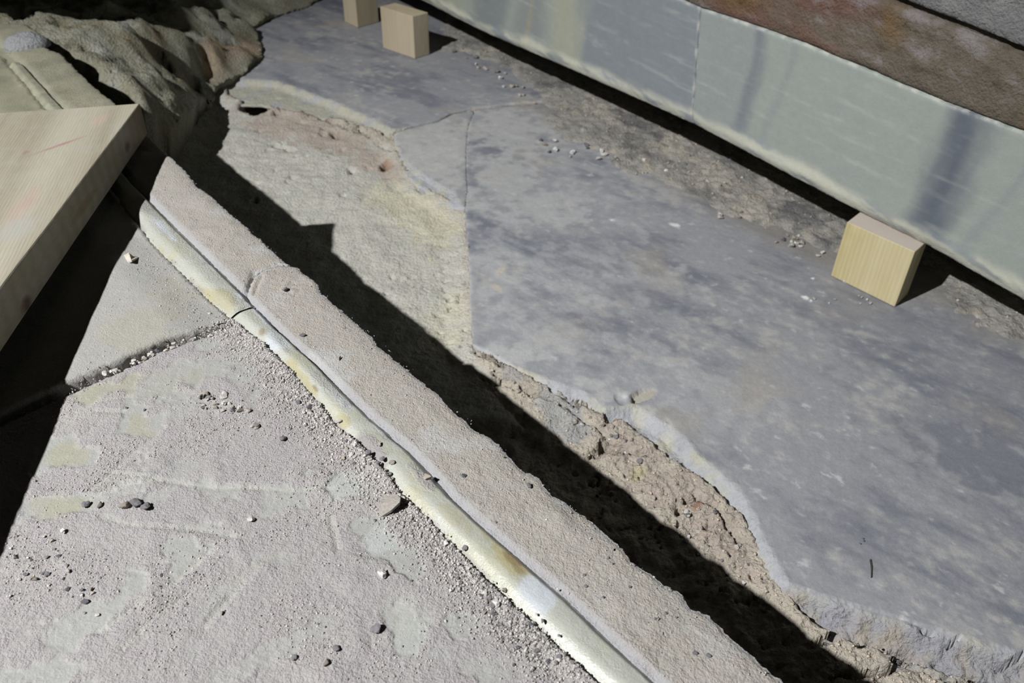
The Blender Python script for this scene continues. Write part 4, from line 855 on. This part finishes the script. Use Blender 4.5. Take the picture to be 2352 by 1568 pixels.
tw = [at(*q, .0016) for q in ((1998, 1284), (2001, 1283), (2003.5, 1300), (2002.5, 1324), (2001, 1325), (2001, 1302))]; n_ = len(tw)
V = np.vstack([tw, np.array(tw) - [0, 0, .0013]]); Fc = [list(range(n_)), list(range(2 * n_ - 1, n_ - 1, -1))] + [[i, n_ + i, n_ + (i + 1) % n_, (i + 1) % n_] for i in range(n_)]
tag(mesh_obj('splinter', V, Fc, M_grit, None, np.tile(lin((72, 66, 60)), (len(V), 1)), np.tile([.0, .9, 0], (len(V), 1)), smooth=False), 'thin dark splinter lying alone on the right half of the big grey slab', 'splinter')
for px, py in ((1975, 1249), (1981, 1237), (1983, 1243)): pebble(px, py, 5, DARK, 'tiny dark speck in the trio above the thin dark splinter', 'trio of dark specks', 'grey', k=1)
# grit: thousands of grains, one object each on the slab and at the wall foot
def grit(name, P, z, size, cols, label, cat, parent=None):
    n = len(P); r = np.random.default_rng(9); kinds = [rockverts(V0, s) for s in range(20, 28)]
    K = np.array(kinds)[r.integers(0, 8, n)]; th = r.random(n) * 6.283; c, s = np.cos(th), np.sin(th)
    X = K[:, :, 0] * c[:, None] - K[:, :, 1] * s[:, None]; Y = K[:, :, 0] * s[:, None] + K[:, :, 1] * c[:, None]
    V = np.stack([X, Y, K[:, :, 2]], -1) * size[:, None, None]; V[:, :, 0] += P[:, None, 0]; V[:, :, 1] += P[:, None, 1]; V[:, :, 2] += (z + size * .25)[:, None]
    Fx = (F0[None] + (np.arange(n) * len(V0))[:, None, None]).reshape(-1, 3)
    o = mesh_obj(name, V.reshape(-1, 3), Fx, M_grit, None, np.repeat(cols, len(V0), 0), np.tile([.3, .95, 0], (n * len(V0), 1)), smooth=False)
    if parent: o.parent = parent; return tag(o, None, None, kind='stuff')
    return tag(o, label, cat, kind='stuff')
def scatter(poly, n): 
    lo_, hi = poly.min(0), poly.max(0); P = lo_ + rng.random((n, 2)) * (hi - lo_); return P[sdpoly(P, poly) > .002]
vis = atl([(0, 960), (185, 880), (545, 735), (1370, 1568), (0, 1568)], H); vs2 = atl([(382, 360), (1790, 1568), (1510, 1568), (335, 452)], H); vs3 = atl([(325, 530), (185, 880), (540, 735)], H)
P = np.vstack([scatter(vis, 60000), scatter(vs2, 26000), scatter(vs3, 5000)])
Pb = O0 + (sj + rng.random(16000)[:, None] * .62) * DB; sb_, tb_, ab_, bb_ = slab_parts(Pb); Pb = Pb + ((ab_ - tb_) - np.abs(rng.normal(size=16000)) * .016)[:, None] * NB; P = np.vstack([P, Pb])
s_, t_, a_, b_ = slab_parts(P); d_, _ = dustm(P)
dens = d_ * sst(-.1, .5, fbm(P, 14, 3, 140) + .1)
dens = np.maximum(dens, .95 * sst(.035, .004, np.abs(t_ - a_ + .01)) * (t_ < a_)); dens = np.where(t_ > b_, (.30 + .5 * sst(-.1, .6, fbm(P, 20, 3, 141))), dens)
dens = np.maximum(dens, blobs(P, [(100, 1310, 120, 90, 20, 1), (1170, 1420, 130, 60, 45, 1), (520, 935, 90, 26, 20, 1), (830, 1050, 100, 40, 40, 1)], H, .5) * .9)
dens[(t_ > a_ + .001) & (t_ < b_ + .0015)] = 0.012
P = P[rng.random(len(P)) < dens * .74]
band = st_(P); bm_ = rng.random(len(P)) < .0
n = len(P); size = .00030 + .00072 * rng.random(n) ** 3.2; s0_, t0_, a0_, b0_ = slab_parts(P)
inb = (a0_ - t0_ > 0) & (a0_ - t0_ < .045) & (s0_ > sj - .02); size = np.where(inb, size * (1 + .9 * sst(.05, 0, a0_ - t0_) * rng.random(n)), size); zz = slab_z(P); s_, t_, a_, b_ = slab_parts(P); zz = np.where((t_ > a_) & (t_ < b_), H + .0035, zz)
cols = lin((184, 179, 175)) * (1 + .14 * rng.normal(size=(n, 1))); dk = rng.random(n) < np.where(blobs(P, [(1190, 1430, 120, 60, 45, 1)], H, .4) > .3, .45, .12); cols[dk] *= .42
grit('dust_grains', P, zz, size, cols, 'fine pale grit and dust grains strewn over the moulded slabs', 'grit')
P = scatter(sp_, 16000); P = P[(sdpoly(P, foot1) < -.005) & (sdpoly(P, foot2) < -.005)]; P = P[rng.random(len(P)) < .25 + .6 * sst(-.1, .5, fbm(P, 18, 3, 150))]; n = len(P); size = .0006 + .0028 * rng.random(n) ** 3
cols = lin((168, 160, 146)) * (1 + .22 * rng.normal(size=(n, 1))).clip(.35, 1.5)
grit('grit', P, strip_z(P, None), size, cols, None, None, st)
mp_ = atl([(1090, 810), (1240, 875), (1420, 990), (1700, 1180), (1860, 1420), (1790, 1400), (1390, 1080), (1110, 870)], -.012); P = np.vstack([scatter(mp_, 7000), scatter(atl([(1850, 1400), (2352, 1560), (2352, 1700), (1900, 1560)], -.012), 2500)]); n = len(P)
P = P[rng.random(n) < .6]; n = len(P); size = .0004 + .0018 * rng.random(n) ** 3; cols = lin((190, 176, 160)) * (1 + .14 * rng.normal(size=(n, 1)))
grit('mortar_grit', P, floor_z(P), size, cols, 'pinkish mortar grit below the broken edge of the big grey slab', 'grit')
